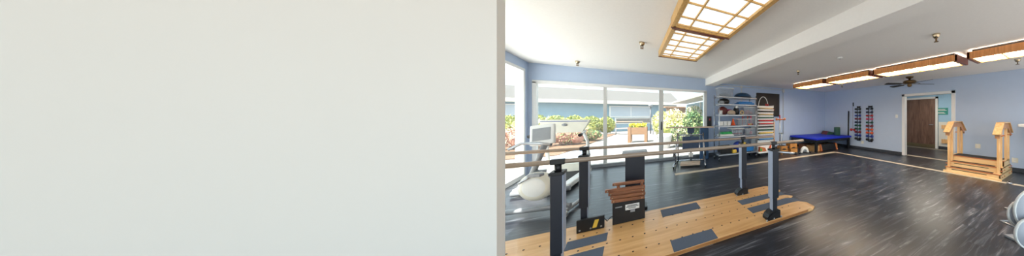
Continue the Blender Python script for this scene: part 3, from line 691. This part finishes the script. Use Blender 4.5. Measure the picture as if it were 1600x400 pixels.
# tier 4
blob('black_bag', 'rounded black and grey bag at the left of the second shelf down', 'bag', (2.52, 6.10, SZ(4)), (.19, .14, .11), 'black', seed=4)
blob('grey_bag', 'small grey bag in front of the black bag on the second shelf down', 'bag', (2.40, 5.97, SZ(4)), (.09, .05, .06), 'greyp', seed=5)
sb = thing('step_platform', 'bright blue step platform at the right of the second shelf down', 'step platform', (3.26, 6.10, SZ(4)))
MB().box((-.30, -.17, .0), (.30, .17, .06), M['cyan'], .02).build('base', sb)
MB().box((-.24, -.13, .06), (.24, .13, .10), M['cyan'], .015).build('deck', sb)
# tier 3
cp = tag(MB().lathe([(0, 0), (.05, 0), (.06, .13), (.054, .13), (.046, .008), (0, .008)], M['white']).build('white_pot', loc=(2.38, 6.0, SZ(3))), 'white pot at the left end of the third shelf down', 'pot')
blob('maroon_bag', 'dark maroon bag behind the white pot on the third shelf down', 'bag', (2.52, 6.17, SZ(3)), (.17, .10, .15), 'maroon', seed=7)
blob('beige_pouch', 'beige cloth pouch in the middle of the third shelf down', 'pouch', (2.74, 6.0, SZ(3)), (.14, .09, .085), 'beige', seed=8)
blob('magenta_roll', 'magenta cloth roll lying over the beige pouch', 'cloth roll', (2.70, 6.16, SZ(3)+.08), (.17, .04, .06), 'magenta', seed=9)
blob('black_case', 'black soft case right of the beige pouch', 'case', (2.97, 6.12, SZ(3)), (.10, .10, .16), 'black', seed=10)
tg = tag(MB().tube([(math.cos(a)*.055, 0, .065+math.sin(a)*.055) for a in [2*PI*i/20 for i in range(20)]], .02, M['tan'], closed=True).build('ring_weight', loc=(3.10, 5.97, SZ(3)+.008)), 'tan ring standing on edge before the clear tub, third shelf down', 'ring')
blob('white_ball_toy', 'small white ball on top of the black soft case', 'ball', (2.94, 6.02, SZ(3)+.21), (.05, .04, .05), 'white', seed=11)
tub('storage_tub', 'clear tub with red things at the right end of the third shelf down', 'storage tub', 3.16, 3.56, 5.95, 6.28, SZ(3)-.004, .25, 'bin')
for i, (x, y, s_) in enumerate(((3.30, 6.03, .07), (3.40, 6.12, .085), (3.46, 6.03, .06))):
    blob('red_cuff_weight', ('left', 'middle', 'right')[i]+' red cuff weight inside the clear tub on the third shelf down', 'cuff weight', (x, y, SZ(3)+.016), (s_, .04, s_), 'red', seed=i+20, group='red cuff weights in the tub')
# tier 2
for i, x in enumerate((2.34, 2.46, 2.585)):
    tub('white_bin', ('leftmost', 'middle', 'rightmost')[i]+' of three small white bins on the fourth shelf down', 'bin', x, x+.105, 5.94, 6.12, SZ(2)-.004, .13, 'white', group='small white bins')
co = thing('orange_cone', 'bright orange cone on the fourth shelf down', 'cone', (2.80, 6.0, SZ(2)))
MB().box((-.085, -.085, 0), (.085, .085, .012), M['orange'], .004).build('base', co)
MB().cyl((0, 0, .012), (0, 0, .22), .07, M['orange'], r2=.014).build('cone', co)
tub('storage_tub', 'clear tub with coloured sticks at the right of the fourth shelf down', 'storage tub', 2.93, 3.53, 5.95, 6.26, SZ(2)-.004, .20, 'bin')
cols = ['greyp', 'pink', 'teal', 'red', 'teal', 'orange', 'greyp', 'red', 'orange', 'pink']
lbs = ['grey', 'pink', 'left teal', 'left red', 'right teal', 'left orange', 'rear grey', 'right red', 'right orange', 'rightmost pink']
for i in range(10):
    x = 2.99+i*.053
    o = MB().cyl((0, 0, 0), (.01, .02, .26 if i > 2 else .19), .017, M[cols[i]], n=12).ball((.01, .02, .26 if i > 2 else .19), .022, M[cols[i]], n=10).build('exercise_stick', loc=(x, 6.02+.06*(i % 3), SZ(2)+.016))
    tag(o, lbs[i]+' stick standing in the fourth shelf clear tub', 'exercise stick', 'sticks in the clear tub')
for i, (x, mm) in enumerate(((3.40, 'yellow'), (3.46, 'red'), (3.33, 'orange'))):
    tag(MB().ball((0, 0, 0), .024, M[mm], n=12).build('small_ball', loc=(x, 5.91, SZ(2)+.026)), {'yellow': 'yellow', 'red': 'red', 'orange': 'orange'}[mm]+' small ball before the clear tub of sticks', 'ball', 'small balls before the stick tub')
# tier 1
tag(MB().box((-.24, -.14, 0), (.24, .14, .045), M['white'], .02).box((-.23, -.135, .045), (.20, .13, .06), M['white'], .006).build('folded_towel', loc=(2.56, 6.05, SZ(1))), 'folded white towel at the left of the fifth shelf down', 'towel')
tag(MB().box((-.17, -.12, 0), (.17, .12, .035), M['green2'], .012).box((-.15, -.11, .035), (.16, .11, .065), M['green2'], .012).build('green_pad', loc=(2.58, 6.05, SZ(1)+.064)), 'bright green folded pad lying on the white towel', 'pad')
tub('storage_tub', 'clear tub full of white bottles on the fifth shelf down', 'storage tub', 2.72, 3.16, 5.95, 6.26, SZ(1)-.004, .22, 'bin', 'white')
for i in range(5):
    r = thing('bottle', ['leftmost', 'second', 'middle', 'fourth', 'rightmost'][i]+' white bottle with red band in the fifth shelf tub', 'bottle', (2.79+i*.073, 6.0, SZ(1)+.014), 0, 'bottles in the tub')
    MB().lathe([(0, 0), (.026, 0), (.028, .12), (.014, .15), (.012, .16), (0, .16)], M['white'], n=16).build('body', r)
    MB().cyl((0, 0, .16), (0, 0, .18), .013, M['red'], n=14).lathe([(.0285, .03), (.0288, .07)], M['red'], n=16).build('red_cap', r)
tub('storage_tub', 'clear tub with a grey ball at the right end of the fifth shelf down', 'storage tub', 3.20, 3.56, 5.95, 6.26, SZ(1)-.004, .20, 'bin')
tag(MB().ball((0, 0, 0), .10, M['greyp'], n=24).build('ball', loc=(3.33, 6.07, SZ(1)+.118)), 'pale grey ball inside the right tub on the fifth shelf down', 'ball')
for i, (x, y) in enumerate(((3.47, 6.03), (3.49, 6.14))):
    tag(MB().ball((0, 0, 0), .05, M['pink'], n=16).build('pink_ball', loc=(x, y, SZ(1)+.068)), ('front', 'rear')[i]+' pink ball beside the grey ball in the tub', 'ball', 'pink balls')
# bottom tier
tub('dark_crate', 'dark grey crate at the left of the bottom shelf', 'crate', 2.36, 2.78, 5.96, 6.28, SZ(0)-.004, .22, 'blackm')
tag(MB().ball((0, 0, 0), .17, M['bluer'], n=28).build('blue_ball', loc=(3.02, 6.11, SZ(0)+.172)), 'blue ball behind the rails on the bottom shelf', 'ball')
tub('blue_crate', 'blue crate at the right end of the bottom shelf', 'crate', 3.24, 3.55, 5.96, 6.26, SZ(0)-.004, .2, 'cyan')
tag(MB().box((-.07, -.05, 0), (.07, .05, .11), M['yellow'], .02).build('yellow_block', loc=(2.78+.03, 5.94, SZ(0)+.002)), 'yellow block at the front of the bottom shelf', 'block')

# blue folded mats leaning
bm_ = thing('folded_mat', 'tall dark blue folded mat leaning between window and shelf unit', 'folded mat', (2.02, 6.50, 0), -.15)
for k in range(3):
    MB().box((-.13, -.06+k*.06, 0), (.13, -.004+k*.06, 1.0), M['tealmat'], .02).build('mat_panel', bm_)

# ------------------------------------------------------------------ seated exercise unit with tray by the window
ch = thing('standing_frame', 'chrome standing frame with navy pads and a tan tray in front of the window', 'standing frame', (1.46, 5.95, 0), -.30)
for s_ in (-1, 1):
    x = s_*.40
    MB().tube([(x, -.42, .05), (x, -.38, .09), (x, .38, .05), (x, .42, .04)], .024, M['chrome']).build('base_tube', ch)
    MB().tube([(x*.95, -.20, .08), (x*.92, -.26, .35), (x*.9, -.14, .62), (x*.88, .02, .70), (x*.86, .02, .90)], .02, M['chrome']).build('side_frame', ch)
    MB().tube([(x*.9, .25, .06), (x*.88, .12, .45), (x*.86, .06, .85)], .018, M['chrome']).build('rear_upright', ch)
    for y in (-.40, .40): MB().cyl((x-.015, y, .035), (x+.015, y, .035), .035, M['black']).build('caster', ch)
    MB().tube([(x, -.30, .30), (x*.97, -.32, .50)], .028, M['black' if s_ > 0 else 'chrome']).build('knee_clamp', ch)
MB().tube([(-.40, .30, .07), (.40, .30, .07)], .018, M['chrome']).tube([(-.36, .05, .84), (.36, .05, .84)], .018, M['chrome']).build('cross_bar', ch)
MB().box((-.26, -.26, .035), (.26, .02, .10), M['beige'], .01).build('foot_plate', ch, 'tan foot plate')
MB().box((-.23, .04, .40), (.23, .10, .80), M['navy'], .025).build('back_pad', ch)
MB().box((-.10, .03, .885), (.10, .09, 1.04), M['navy'], .025).build('chest_pad', ch)
MB().cyl((0, .1, .06), (0, .1, .95), .022, M['steel']).box((-.06, .08, .20), (.06, .14, .32), M['white'], .01).build('center_column', ch)
MB().box((-.62, -.16, 1.045), (.62, .30, 1.065), M['cedar'], .006).box((-.63, -.17, 1.05), (.63, -.155, 1.085), M['beige']).build('tray', ch, 'tan tray board')

# ------------------------------------------------------------------ dumbbell racks on the right wall
rows1 = ['blackm', 'blackm', 'bluer', 'maroonr', 'navyr', 'greenr', 'greenr', 'maroonr', 'bluer', 'blackm']
rows2 = ['blackm', 'navyr', 'red', 'pink', 'greenr', 'maroonr', 'orange', 'orange', 'bluer', 'blackm']
cname = dict(blackm='black', bluer='blue', maroonr='dark red', navyr='navy', greenr='dark green', red='red', pink='pink', orange='orange')
ords = ['topmost', 'second', 'third', 'fourth', 'fifth', 'sixth', 'seventh', 'eighth', 'ninth', 'lowest']
for yc, hw, rows, side in ((5.155, .115, rows1, 'left'), (4.665, .125, rows2, 'right')):
    rk = thing('dumbbell_rack', ('narrow black wall rack of dumbbells, the one nearer the blue mat' if side == 'left' else 'narrow black wall rack of dumbbells, the one nearer the doorway'), 'dumbbell rack', (XR, yc, 0), 0, 'wall dumbbell racks')
    MB().box((-.02, -hw*.62, .36), (0, -hw*.45, 1.78), M['black']).box((-.02, hw*.45, .36), (0, hw*.62, 1.78), M['black']).box((-.024, -hw*.65, 1.70), (0, hw*.65, 1.77), M['black']).box((-.024, -hw*.65, .34), (0, hw*.65, .38), M['black']).build('rack_frame', rk)
    for i in range(10):
        z = 1.655-i*.136
        MB().prism([(-.02, z-.03), (-.13, z-.03), (-.13, z-.012), (-.115, z-.022), (-.02, z-.022)], 1, -hw*.55, -hw*.35, M['black']).prism([(-.02, z-.03), (-.13, z-.03), (-.13, z-.012), (-.115, z-.022), (-.02, z-.022)], 1, hw*.35, hw*.55, M['black']).build('cradle', rk)
        big = 1 + (.2 if i > 4 else 0)+(.1 if i > 6 else 0)
        mm = M[rows[i]]
        db = thing('dumbbell', '%s dumbbell, %s from the top of the %s wall rack' % (cname[rows[i]], ords[i], side) if 0 < i < 9 else '%s dumbbell, %s on the %s wall rack' % (cname[rows[i]], ords[i], side), 'dumbbell', (XR-.07, yc, z), 0, 'dumbbells on the wall racks')
        MB().cyl((0, -hw*.6, 0), (0, hw*.6, 0), .013*big, mm, n=12).build('grip', db)
        for s_ in (-1, 1):
            T = Matrix.Translation((0, s_*hw*.78, 0))
            MB().cyl((0, -.035, 0), (0, .035, 0), .034*big, mm, n=8, T=T, smooth=False).build('head', db)
ps = thing('leaning_pole', 'tall thin black pole standing against the wall behind the mat table', 'pole', (8.09, 5.60, 0))
MB().cyl((0, 0, 0), (.04, 0, 1.58), .028, M['black']).build('shaft', ps)
MB().cyl((0, 0, 0), (0, 0, .05), .04, M['blackm']).build('rubber_foot', ps)
hg = thing('hanging_weight', 'red dumbbell hanging on a thin cord from a wall hook', 'dumbbell', (XR-.05, 5.40, 0))
MB().box((.02, -.02, 1.78), (.05, .02, 1.94), M['blackm'], .004).build('wall_hook', hg)
MB().cyl((0, 0, 1.82), (0, 0, .80), .006, M['greyp']).build('cord', hg)
MB().cyl((0, -.07, .78), (0, .06, .78), .018, M['red']).ball((0, -.07, .78), .052, M['red'], sc=(.8, .9, 1)).ball((0, .07, .78), .062, M['red'], sc=(.8, .9, 1)).build('red_weight', hg)
ls = thing('light_switch', 'white light switch on the wall left of the doorway', 'light switch', (XR, 3.72, 1.36))
MB().box((-.008, -.04, -.06), (0, .04, .06), M['white'], .003).build('plate', ls)
MB().box((-.014, -.012, -.02), (-.008, .012, .02), M['cream'], .002).build('toggle', ls)
for y, z, lb in ((1.06, .28, 'cream double outlet right of the training stairs'), (1.70, .55, 'white outlet just above the top step of the training stairs'), (5.0, .29, 'white outlet low on the wall under the dumbbell racks')):
    r = thing('outlet', lb, 'outlet', (XR, y, z), 0, 'wall outlets')
    MB().box((-.008, -.05, -.06), (0, .05, .06), M['cream'], .003).build('plate', r)
    MB().box((-.011, -.016, .012), (-.008, .016, .042), M['white']).box((-.011, -.016, -.042), (-.008, .016, -.012), M['white']).build('socket', r)
dp = tag(MB().cyl((0, 0, 0), (0, 0, .03), .05, M['steel'], r2=.03).cyl((0, 0, .03), (0, 0, .05), .012, M['black']).build('door_stop', loc=(6.62, .93, .004)), 'small steel floor stop at the end corner of the training stairs', 'door stop')

# ------------------------------------------------------------------ pale exercise machines at the left
rb = thing('recumbent_bike', 'white recumbent exercise bike with round flywheel housing at the left', 'exercise bike', (-1.15, 4.15, 0), -.25)
MB().tube([(-.55, -.1, .08), (.45, -.1, .10)], .035, M['greyp']).tube([(.42, -.35, .05), (.42, .28, .05)], .03, M['greyp']).tube([(-.55, -.35, .05), (-.55, .28, .05)], .03, M['greyp']).build('base_frame', rb)
T = Matrix.Translation((.04, -.05, .40)) @ Matrix.Rotation(PI/2, 4, 'X')
MB().lathe([(0, -.07), (.14, -.075), (.19, -.05), (.20, 0), (.19, .05), (.14, .075), (0, .07)], M['cream'], n=36, T=T).build('flywheel_housing', rb)
MB().lathe([(0, .075), (.10, .085), (.13, .076)], M['white'], n=28, T=T).build('hub_cover', rb)
MB().tube([(-.05, 0, .55), (.05, 0, .85), (.10, 0, .99)], .035, M['greyp']).build('mast', rb)
MB().tube([(.0, 0, .6), (.25, -.08, .5), (.38, -.1, .12)], .025, M['steel']).build('front_strut', rb)
MB().box((-.14, -.06, 0), (.14, 0, .30), M['white'], .02, T=Matrix.Translation((.10, -.02, .97)) @ Matrix.Rotation(-.3, 4, 'X') @ Matrix.Rotation(-.15, 4, 'Y')).box((-.10, -.068, .06), (.10, -.06, .24), M['greyp'], T=Matrix.Translation((.10, -.02, .97)) @ Matrix.Rotation(-.3, 4, 'X') @ Matrix.Rotation(-.15, 4, 'Y')).build('monitor', rb)
for y in (-.30, .24):
    MB().cyl((.46, y-.02, .05), (.46, y+.02, .05), .05, M['steel']).cyl((.46, y-.025, .05), (.46, y+.025, .05), .02, M['white']).build('wheel', rb)
MB().tube([(-.15, -.25, .95), (-.05, -.2, 1.02), (.15, -.2, 1.02), (.30, -.25, 1.0)], .018, M['steel']).build('handlebar', rb)
MB().tube([(-.1, -.16, .48), (.08, -.16, .60)], .016, M['steel']).box((.04, -.26, .57), (.18, -.16, .61), M['greyp'], .01).build('pedal', rb)
tm = thing('treadmill', 'white treadmill console with side handles facing the window at the left', 'treadmill', (-1.22, 6.05, 0), -.12)
MB().prism([(-.44, 1.30), (.44, 1.30), (.30, 1.02), (-.30, 1.02)], 1, -.05, .06, M['cream']).build('console', tm)
MB().ball((0, -.06, 1.19), .05, M['greyp'], sc=(1, .4, .6)).build('console_badge', tm)
MB().box((-.40, -.056, 1.262), (.40, -.05, 1.275), M['bluer']).build('blue_stripe', tm)
for s_ in (-1, 1):
    MB().tube([(s_*.36, .25, .12), (s_*.36, .10, .8), (s_*.30, 0, 1.05)], .03, M['white']).build('upright', tm)
    MB().tube([(s_*.34, .02, 1.04), (s_*.38, -.45, .99)], .022, M['white']).tube([(s_*.375, -.36, .997), (s_*.385, -.48, .985)], .032, M['black']).build('side_handle', tm)
MB().box((-.38, -1.0, .04), (.38, .35, .14), M['white'], .02).box((-.26, -.98, .14), (.26, .15, .146), M['tread']).build('deck', tm)
MB().prism([(.05, .14), (.35, .14), (.30, .30), (.12, .30)], 0, -.34, .34, M['cream']).build('motor_hood', tm)
MB().cyl((-.39, -.98, .06), (.39, -.98, .06), .045, M['greyp']).build('rear_roller', tm)

# ------------------------------------------------------------------ outdoors
o = MB().box((-60, YW+.14, -.2), (60, 60, -.05), M['patio']).box((HX+.1, YB, -.2), (60, YW+.14, -.05), M['patio']).box((XR+.12, YB, -.2), (HX+.1, 1.2, -.05), M['patio'])
o.box((-40, 1.0, -.2), (XL-.1, YW+.14, -.05), M['bounce_paving']).box((-40, -40, -.2), (XL-.1, 1.0, -.05), M['patio']).box((XL-.1, -40, -.2), (40, YB, -.05), M['patio'])
o = o.build('outdoor_ground'); o['kind'] = 'structure'
o = MB().prism([(-2.6, 8.6), (-1.6, 8.6), (-.75, 12.5), (-1.6, 12.5)], 2, -.05, -.035, M['slab']).build('slate_path'); o['kind'] = 'structure'
o = MB().prism([(-8, 17.5), (-.9, 19.2), (-2.2, 10), (-8, 9.5)], 2, -.05, -.02, M['soil']).build('planting_bed'); o['kind'] = 'structure'
hs = thing('neighbour_building', 'long low blue grey building with shingle roof across the patio', 'building', (0, 22, -.05))
MB().box((-16, 0, 0), (4.0, 6, 2.55), M['siding']).build('wall', hs)
rf = MB().prism([(-.7, 2.50), (-.7, 2.58), (5.2, 4.15), (5.3, 4.05), (0, 2.50)], 0, -16.4, 4.3, M['roof']).build('roof', hs)
MB().box((-16.4, -.78, 2.40), (4.3, -.66, 2.66), M['gutter'], .02).build('gutter', rf)
def bwin(x0, x1, z0, z1, n=2):
    f_ = MB().box((x0-.08, -.06, z0-.08), (x1+.08, 0, z1+.08), M['trim']).build('window', hs)
    p_ = MB()
    for i in range(n):
        a = x0+(x1-x0)*i/n; p_.box((a+.03, -.07, z0), (a+(x1-x0)/n-.03, -.06, z1), M['patio'] if z0 < 1 else M['blinds'])
    p_.build('pane', f_)
M['blinds'] = mat('window_blinds', (186, 196, 208), .5)
bwin(-1.5, 1.6, 1.35, 2.2); bwin(-1.1, 1.7, .75, 1.15, 1); bwin(-9.2, -6.6, 1.2, 2.2); bwin(3.1, 3.9, .0, 2.1, 1)
MB().box((-16, -.02, .8), (-2.0, -.005, 1.22), M['trim']).build('white_band', hs)

sb_ = thing('side_building', 'pale blue garden building with wide eaves at the right of the window view', 'building', (3.0, 10.6, -.05))
MB().box((1.15, -2.5, 0), (5, 8, 2.35), M['siding']).build('wall', sb_)
MB().prism([(.0, 2.42), (.0, 2.50), (4.5, 3.6), (4.5, 3.5), (1.15, 2.42)], 1, -3.0, 7.5, M['gutter']).build('roof', sb_)
MB().box((-.08, -3.0, 2.38), (.03, 7.5, 2.52), M['gutter'], .02).tube([(.0, -.4, 2.4), (.5, -.4, 2.15), (1.1, -.4, 2.05)], .05, M['gutter']).build('gutter', sb_)
for y in (-1.0, 1.2, 3.4): MB().box((1.05, y-.05, 0), (1.15, y+.05, 2.35), M['trim']).build('corner_post', sb_)
for y in (.1, 2.3): MB().box((1.10, y-.45, 1.1), (1.15, y+.45, 2.0), M['blinds']).box((1.08, y-.5, 1.02), (1.15, y+.5, 1.1), M['trim']).build('window', sb_)
bs_ = thing('brown_shed', 'brown board shed wall beyond the pale shrubs', 'shed', (2.75, 18.9, -.05))
MB().box((0, 0, 0), (1.6, 1.2, 2.1), M['brown'], .02).build('wall', bs_)
MB().prism([(-.3, 2.1), (1.5, 2.1), (1.5, 2.25), (-.3, 2.2)], 0, -.25, 1.8, M['brown']).build('roof', bs_)
# raised planter with flowers
pl = thing('raised_planter', 'light wooden raised planter box on four legs on the patio', 'planter', (.36, 12.9, -.05), -.12)
PW = .44
MB().box((-PW, -.28, .42), (PW, -.25, .80), M['cedar']).box((-PW, .25, .42), (PW, .28, .80), M['cedar']).box((-PW, -.28, .42), (-PW+.03, .28, .80), M['cedar']).box((PW-.03, -.28, .42), (PW, .28, .80), M['cedar']).box((-PW, -.28, .42), (PW, .28, .45), M['cedar']).build('box', pl)
MB().box((-PW+.03, -.25, .45), (PW-.03, .25, .75), M['soil']).build('soil', pl)
for x in (-PW-.01, PW-.13):
    for y in (-.30, .18): MB().box((x, y, 0), (x+.14, y+.12, .82), M['cedar'], .005).build('leg', pl)
def leaves(n, fn, size, mats, seed, thin=.45):
    rnd = random.Random(seed); b = MB()
    for i in range(n):
        c = Vector(fn(rnd)); s_ = size*rnd.uniform(.6, 1.3)
        T = Matrix.Translation(c) @ Euler((rnd.uniform(0, 6.3), rnd.uniform(0, 6.3), rnd.uniform(0, 6.3))).to_matrix().to_4x4()
        b.add([(-s_, 0, 0), (0, -s_*thin, .15*s_), (s_, 0, 0), (0, s_*thin, .15*s_)], [(0, 1, 2, 3)], M[rnd.choice(mats)], T=T)
    return b
def ell(cx, cy, cz, rx, ry, rz):
    def f(r):
        while True:
            x, y, z = r.uniform(-1, 1), r.uniform(-1, 1), r.uniform(-1, 1); d = x*x+y*y+z*z
            if .35 < d < 1: return (cx+x*rx, cy+y*ry, cz+z*rz)
    return f
def shrub(name, lb, cat, loc, rx, ry, h, mats, n, size, seed, core, group=None):
    r = thing(name, lb, cat, loc, 0, group)
    b = leaves(n, ell(0, 0, h*.55, rx, ry, h*.5), size, mats, seed)
    rnd = random.Random(seed)
    for k in range(5):
        b.ball((rnd.uniform(-.5, .5)*rx, rnd.uniform(-.4, .4)*ry, h*rnd.uniform(.35, .6)), min(h*.36, max(rx, ry)*.5), M[core], n=12)
    b.build('foliage', r)
    t = MB()
    for k in range(4): t.tube([(0, 0, 0), (rx*.3*math.cos(k*1.7), ry*.3*math.sin(k*1.7), h*.4)], .02, M['brown'], n=6)
    t.build('stem', r)
    return r
r = thing('yellow_flowers', 'mass of bright yellow flowers growing in the raised planter', 'flowers', (.36, 12.9, .70), -.12)
b = leaves(420, lambda q: (q.uniform(-.39, .39), q.uniform(-.22, .22), q.uniform(.02, .26)), .05, ['flower', 'flower', 'flower', 'leafy'], 3, .8); b.build('blossoms', r)
b = leaves(160, lambda q: (q.uniform(-.39, .39), q.uniform(-.22, .22), q.uniform(.0, .12)), .06, ['leafd'], 4, .4); b.build('leaves', r)
k = 0
for i, (x, y, rx, h) in enumerate(((-2.45, 19.0, .62, 1.35), (-3.3, 18.7, .62, 1.4), (-4.15, 18.4, .62, 1.38), (-5.0, 18.1, .62, 1.42), (-1.55, 19.4, .55, 1.3), (-6.0, 17.9, .7, 1.4))):
    shrub('hedge_bush', ['third', 'fourth', 'fifth', 'sixth', '', 'seventh'][i]+' rounded bush of the yellow green hedge counted from the planter' if i != 4 else 'rounded bush at the right end of the yellow green hedge', 'hedge bush', (x, y, -.05), rx, .45, h, ['leafy', 'leafy', 'leafg'], 1500, .075, 30+i, 'leafy', 'yellow green hedge bushes')
for i, (x, y, rx, h, ms, nm) in enumerate(((-2.6, 13.2, .75, .8, ['rust', 'leafg', 'rust'], 'rusty red low shrub left of the slate path'), (-1.95, 14.6, .55, .6, ['leafg', 'leafd', 'rust'], 'mixed green low shrub beside the slate path'), (-3.9, 12.6, .8, .9, ['rust', 'spike'], 'faded pinkish shrub farthest left in the bed'))):
    shrub('low_shrub', nm, 'shrub', (x, y, -.03), rx, .5, h, ms, 1300, .06, 50+i, ms[0], 'low shrubs in the bed')
def spiky(lb, loc, n, L, seed):
    r = thing('spiky_plant', lb, 'plant', loc, 0, 'spiky plants in the bed'); rnd = random.Random(seed); b = MB()
    for i in range(n):
        a = rnd.uniform(0, 2*PI); e = rnd.uniform(.5, 1.35); l = L*rnd.uniform(.7, 1.1); w = .035
        d = Vector((math.cos(a)*math.cos(e), math.sin(a)*math.cos(e), math.sin(e))); s_ = Vector((-math.sin(a), math.cos(a), 0))*w
        p0 = Vector((0, 0, .05)); p1 = p0+d*l*.55; p2 = p0+d*l+Vector((0, 0, -.08*l))
        b.add([p0-s_*.6, p0+s_*.6, p1+s_, p1-s_, p2, p1-Vector((0, 0, .015))], [(0, 1, 2, 3), (3, 2, 4), (0, 3, 5), (1, 5, 2)], M['spike'])
    b.build('blades', r)
spiky('tall spiky pale plant in the bed behind the treadmill', (-2.75, 15.2, -.03), 44, 1.25, 5)
spiky('second spiky pale plant farther left in the bed', (-4.3, 15.0, -.03), 44, 1.7, 6)
# shrubs on the right side
for i, (x, y, rx, h, ms, nm) in enumerate(((2.15, 12.6, .72, 1.75, ['blossom', 'blossom', 'leafy'], 'pale blossoming shrub filling the middle of the right pane'), (1.75, 14.6, .6, 1.7, ['blossom', 'leafy'], 'pale blossoming shrub beside the sliding door stile'),
        (2.72, 10.4, .55, 1.55, ['leafd', 'leafg'], 'dark green leafy shrub close to the window at right'), (1.95, 10.1, .45, .95, ['leafg', 'leafd', 'blossom'], 'low green plant behind the standing frame'), (3.3, 12.6, .7, 1.95, ['blossom', 'leafg'], 'pale shrub against the blue garden building'))):
    shrub('garden_shrub', nm, 'shrub', (x, y, -.05), rx, .5, h, ms, 1700, .065 if i != 2 else .10, 70+i, ms[-1], 'garden shrubs right of the patio')
pt = thing('white_pot', 'large white round garden pot by the sliding door', 'garden pot', (1.32, 9.9, -.05))
MB().lathe([(0, 0), (.18, 0), (.28, .5), (.30, .62), (.27, .62), (.25, .52), (0, .5)], M['white'], n=28).build('pot', pt)
MB().lathe([(0, .51), (.25, .53)], M['soil'], n=28).build('soil', pt)
lp = thing('garden_lamp_post', 'grey garden lamp post beyond the planter', 'lamp post', (1.36, 18.2, -.05))
MB().cyl((0, 0, 0), (0, 0, 2.1), .045, M['bark']).build('post', lp)
MB().lathe([(0, 2.1), (.14, 2.12), (.16, 2.3), (.05, 2.4), (0, 2.4)], M['greyp'], n=20).build('lantern', lp)
bn = thing('patio_bench', 'light metal patio bench behind the planter', 'bench', (-.05, 18.6, -.05), 0)
MB().box((-.9, -.25, .42), (.9, .25, .47), M['beige'], .01).build('seat', bn)
MB().tube([(-.9, .25, .45), (-.9, .3, .95), (.9, .3, .95), (.9, .25, .45)], .025, M['beige']).build('back_rail', bn)
for x in (-.85, .85): MB().tube([(x, -.22, .45), (x*1.05, -.28, 0)], .025, M['greyp']).tube([(x, .22, .45), (x*1.05, .3, 0)], .025, M['greyp']).build('leg', bn)
for i, (x, y) in enumerate(((1.75, 17.2), (2.2, 16.5))):
    c = thing('patio_chair', ('grey patio chair left of the sliding door stile', 'second grey patio chair nearer the pale shrubs')[i], 'chair', (x, y, -.05), .4+i, 'grey patio chairs')
    MB().box((-.25, -.25, .42), (.25, .25, .46), M['greyp'], .01).build('seat', c)
    MB().box((-.25, .22, .5), (.25, .26, .95), M['greyp'], .01).build('backrest', c)
    for sx in (-.22, .22):
        for sy in (-.22, .22): MB().cyl((sx, sy, 0), (sx, sy, .45), .018, M['bark'], n=8).build('leg', c)

# ------------------------------------------------------------------ light
w = bpy.data.worlds.new('World'); S.world = w; w.use_nodes = True
bg = w.node_tree.nodes['Background']; bg.inputs['Color'].default_value = (.68, .85, .94, 1); bg.inputs['Strength'].default_value = 1.15
sun = bpy.data.lights.new('sun', 'SUN'); sun.energy = 9.0; sun.angle = .01; sun.color = (1, .95, .88)
so = bpy.data.objects.new('sun', sun); C.objects.link(so)
so.rotation_euler = Vector((-.55, -.35, 1.4)).to_track_quat('Z', 'Y').to_euler()

# ------------------------------------------------------------------ camera
cam = bpy.data.cameras.new('camera'); co_ = bpy.data.objects.new('camera', cam); C.objects.link(co_)
co_.location = (0, 0, 1.4); co_.rotation_euler = (PI/2, 0, -math.atan2(195., 323.))
cam.sensor_fit = 'HORIZONTAL'; cam.sensor_width = 36.; cam.lens = 36.*323/1600
cam.shift_x = (800-1180)/1600.; cam.shift_y = -(200-180)/1600.
cam.clip_start = .05; cam.clip_end = 300
S.camera = co_
vs = S.view_settings; vs.view_transform = 'Standard'; vs.look = 'None'; vs.gamma = 1; vs.use_curve_mapping = False
vs.exposure = .93
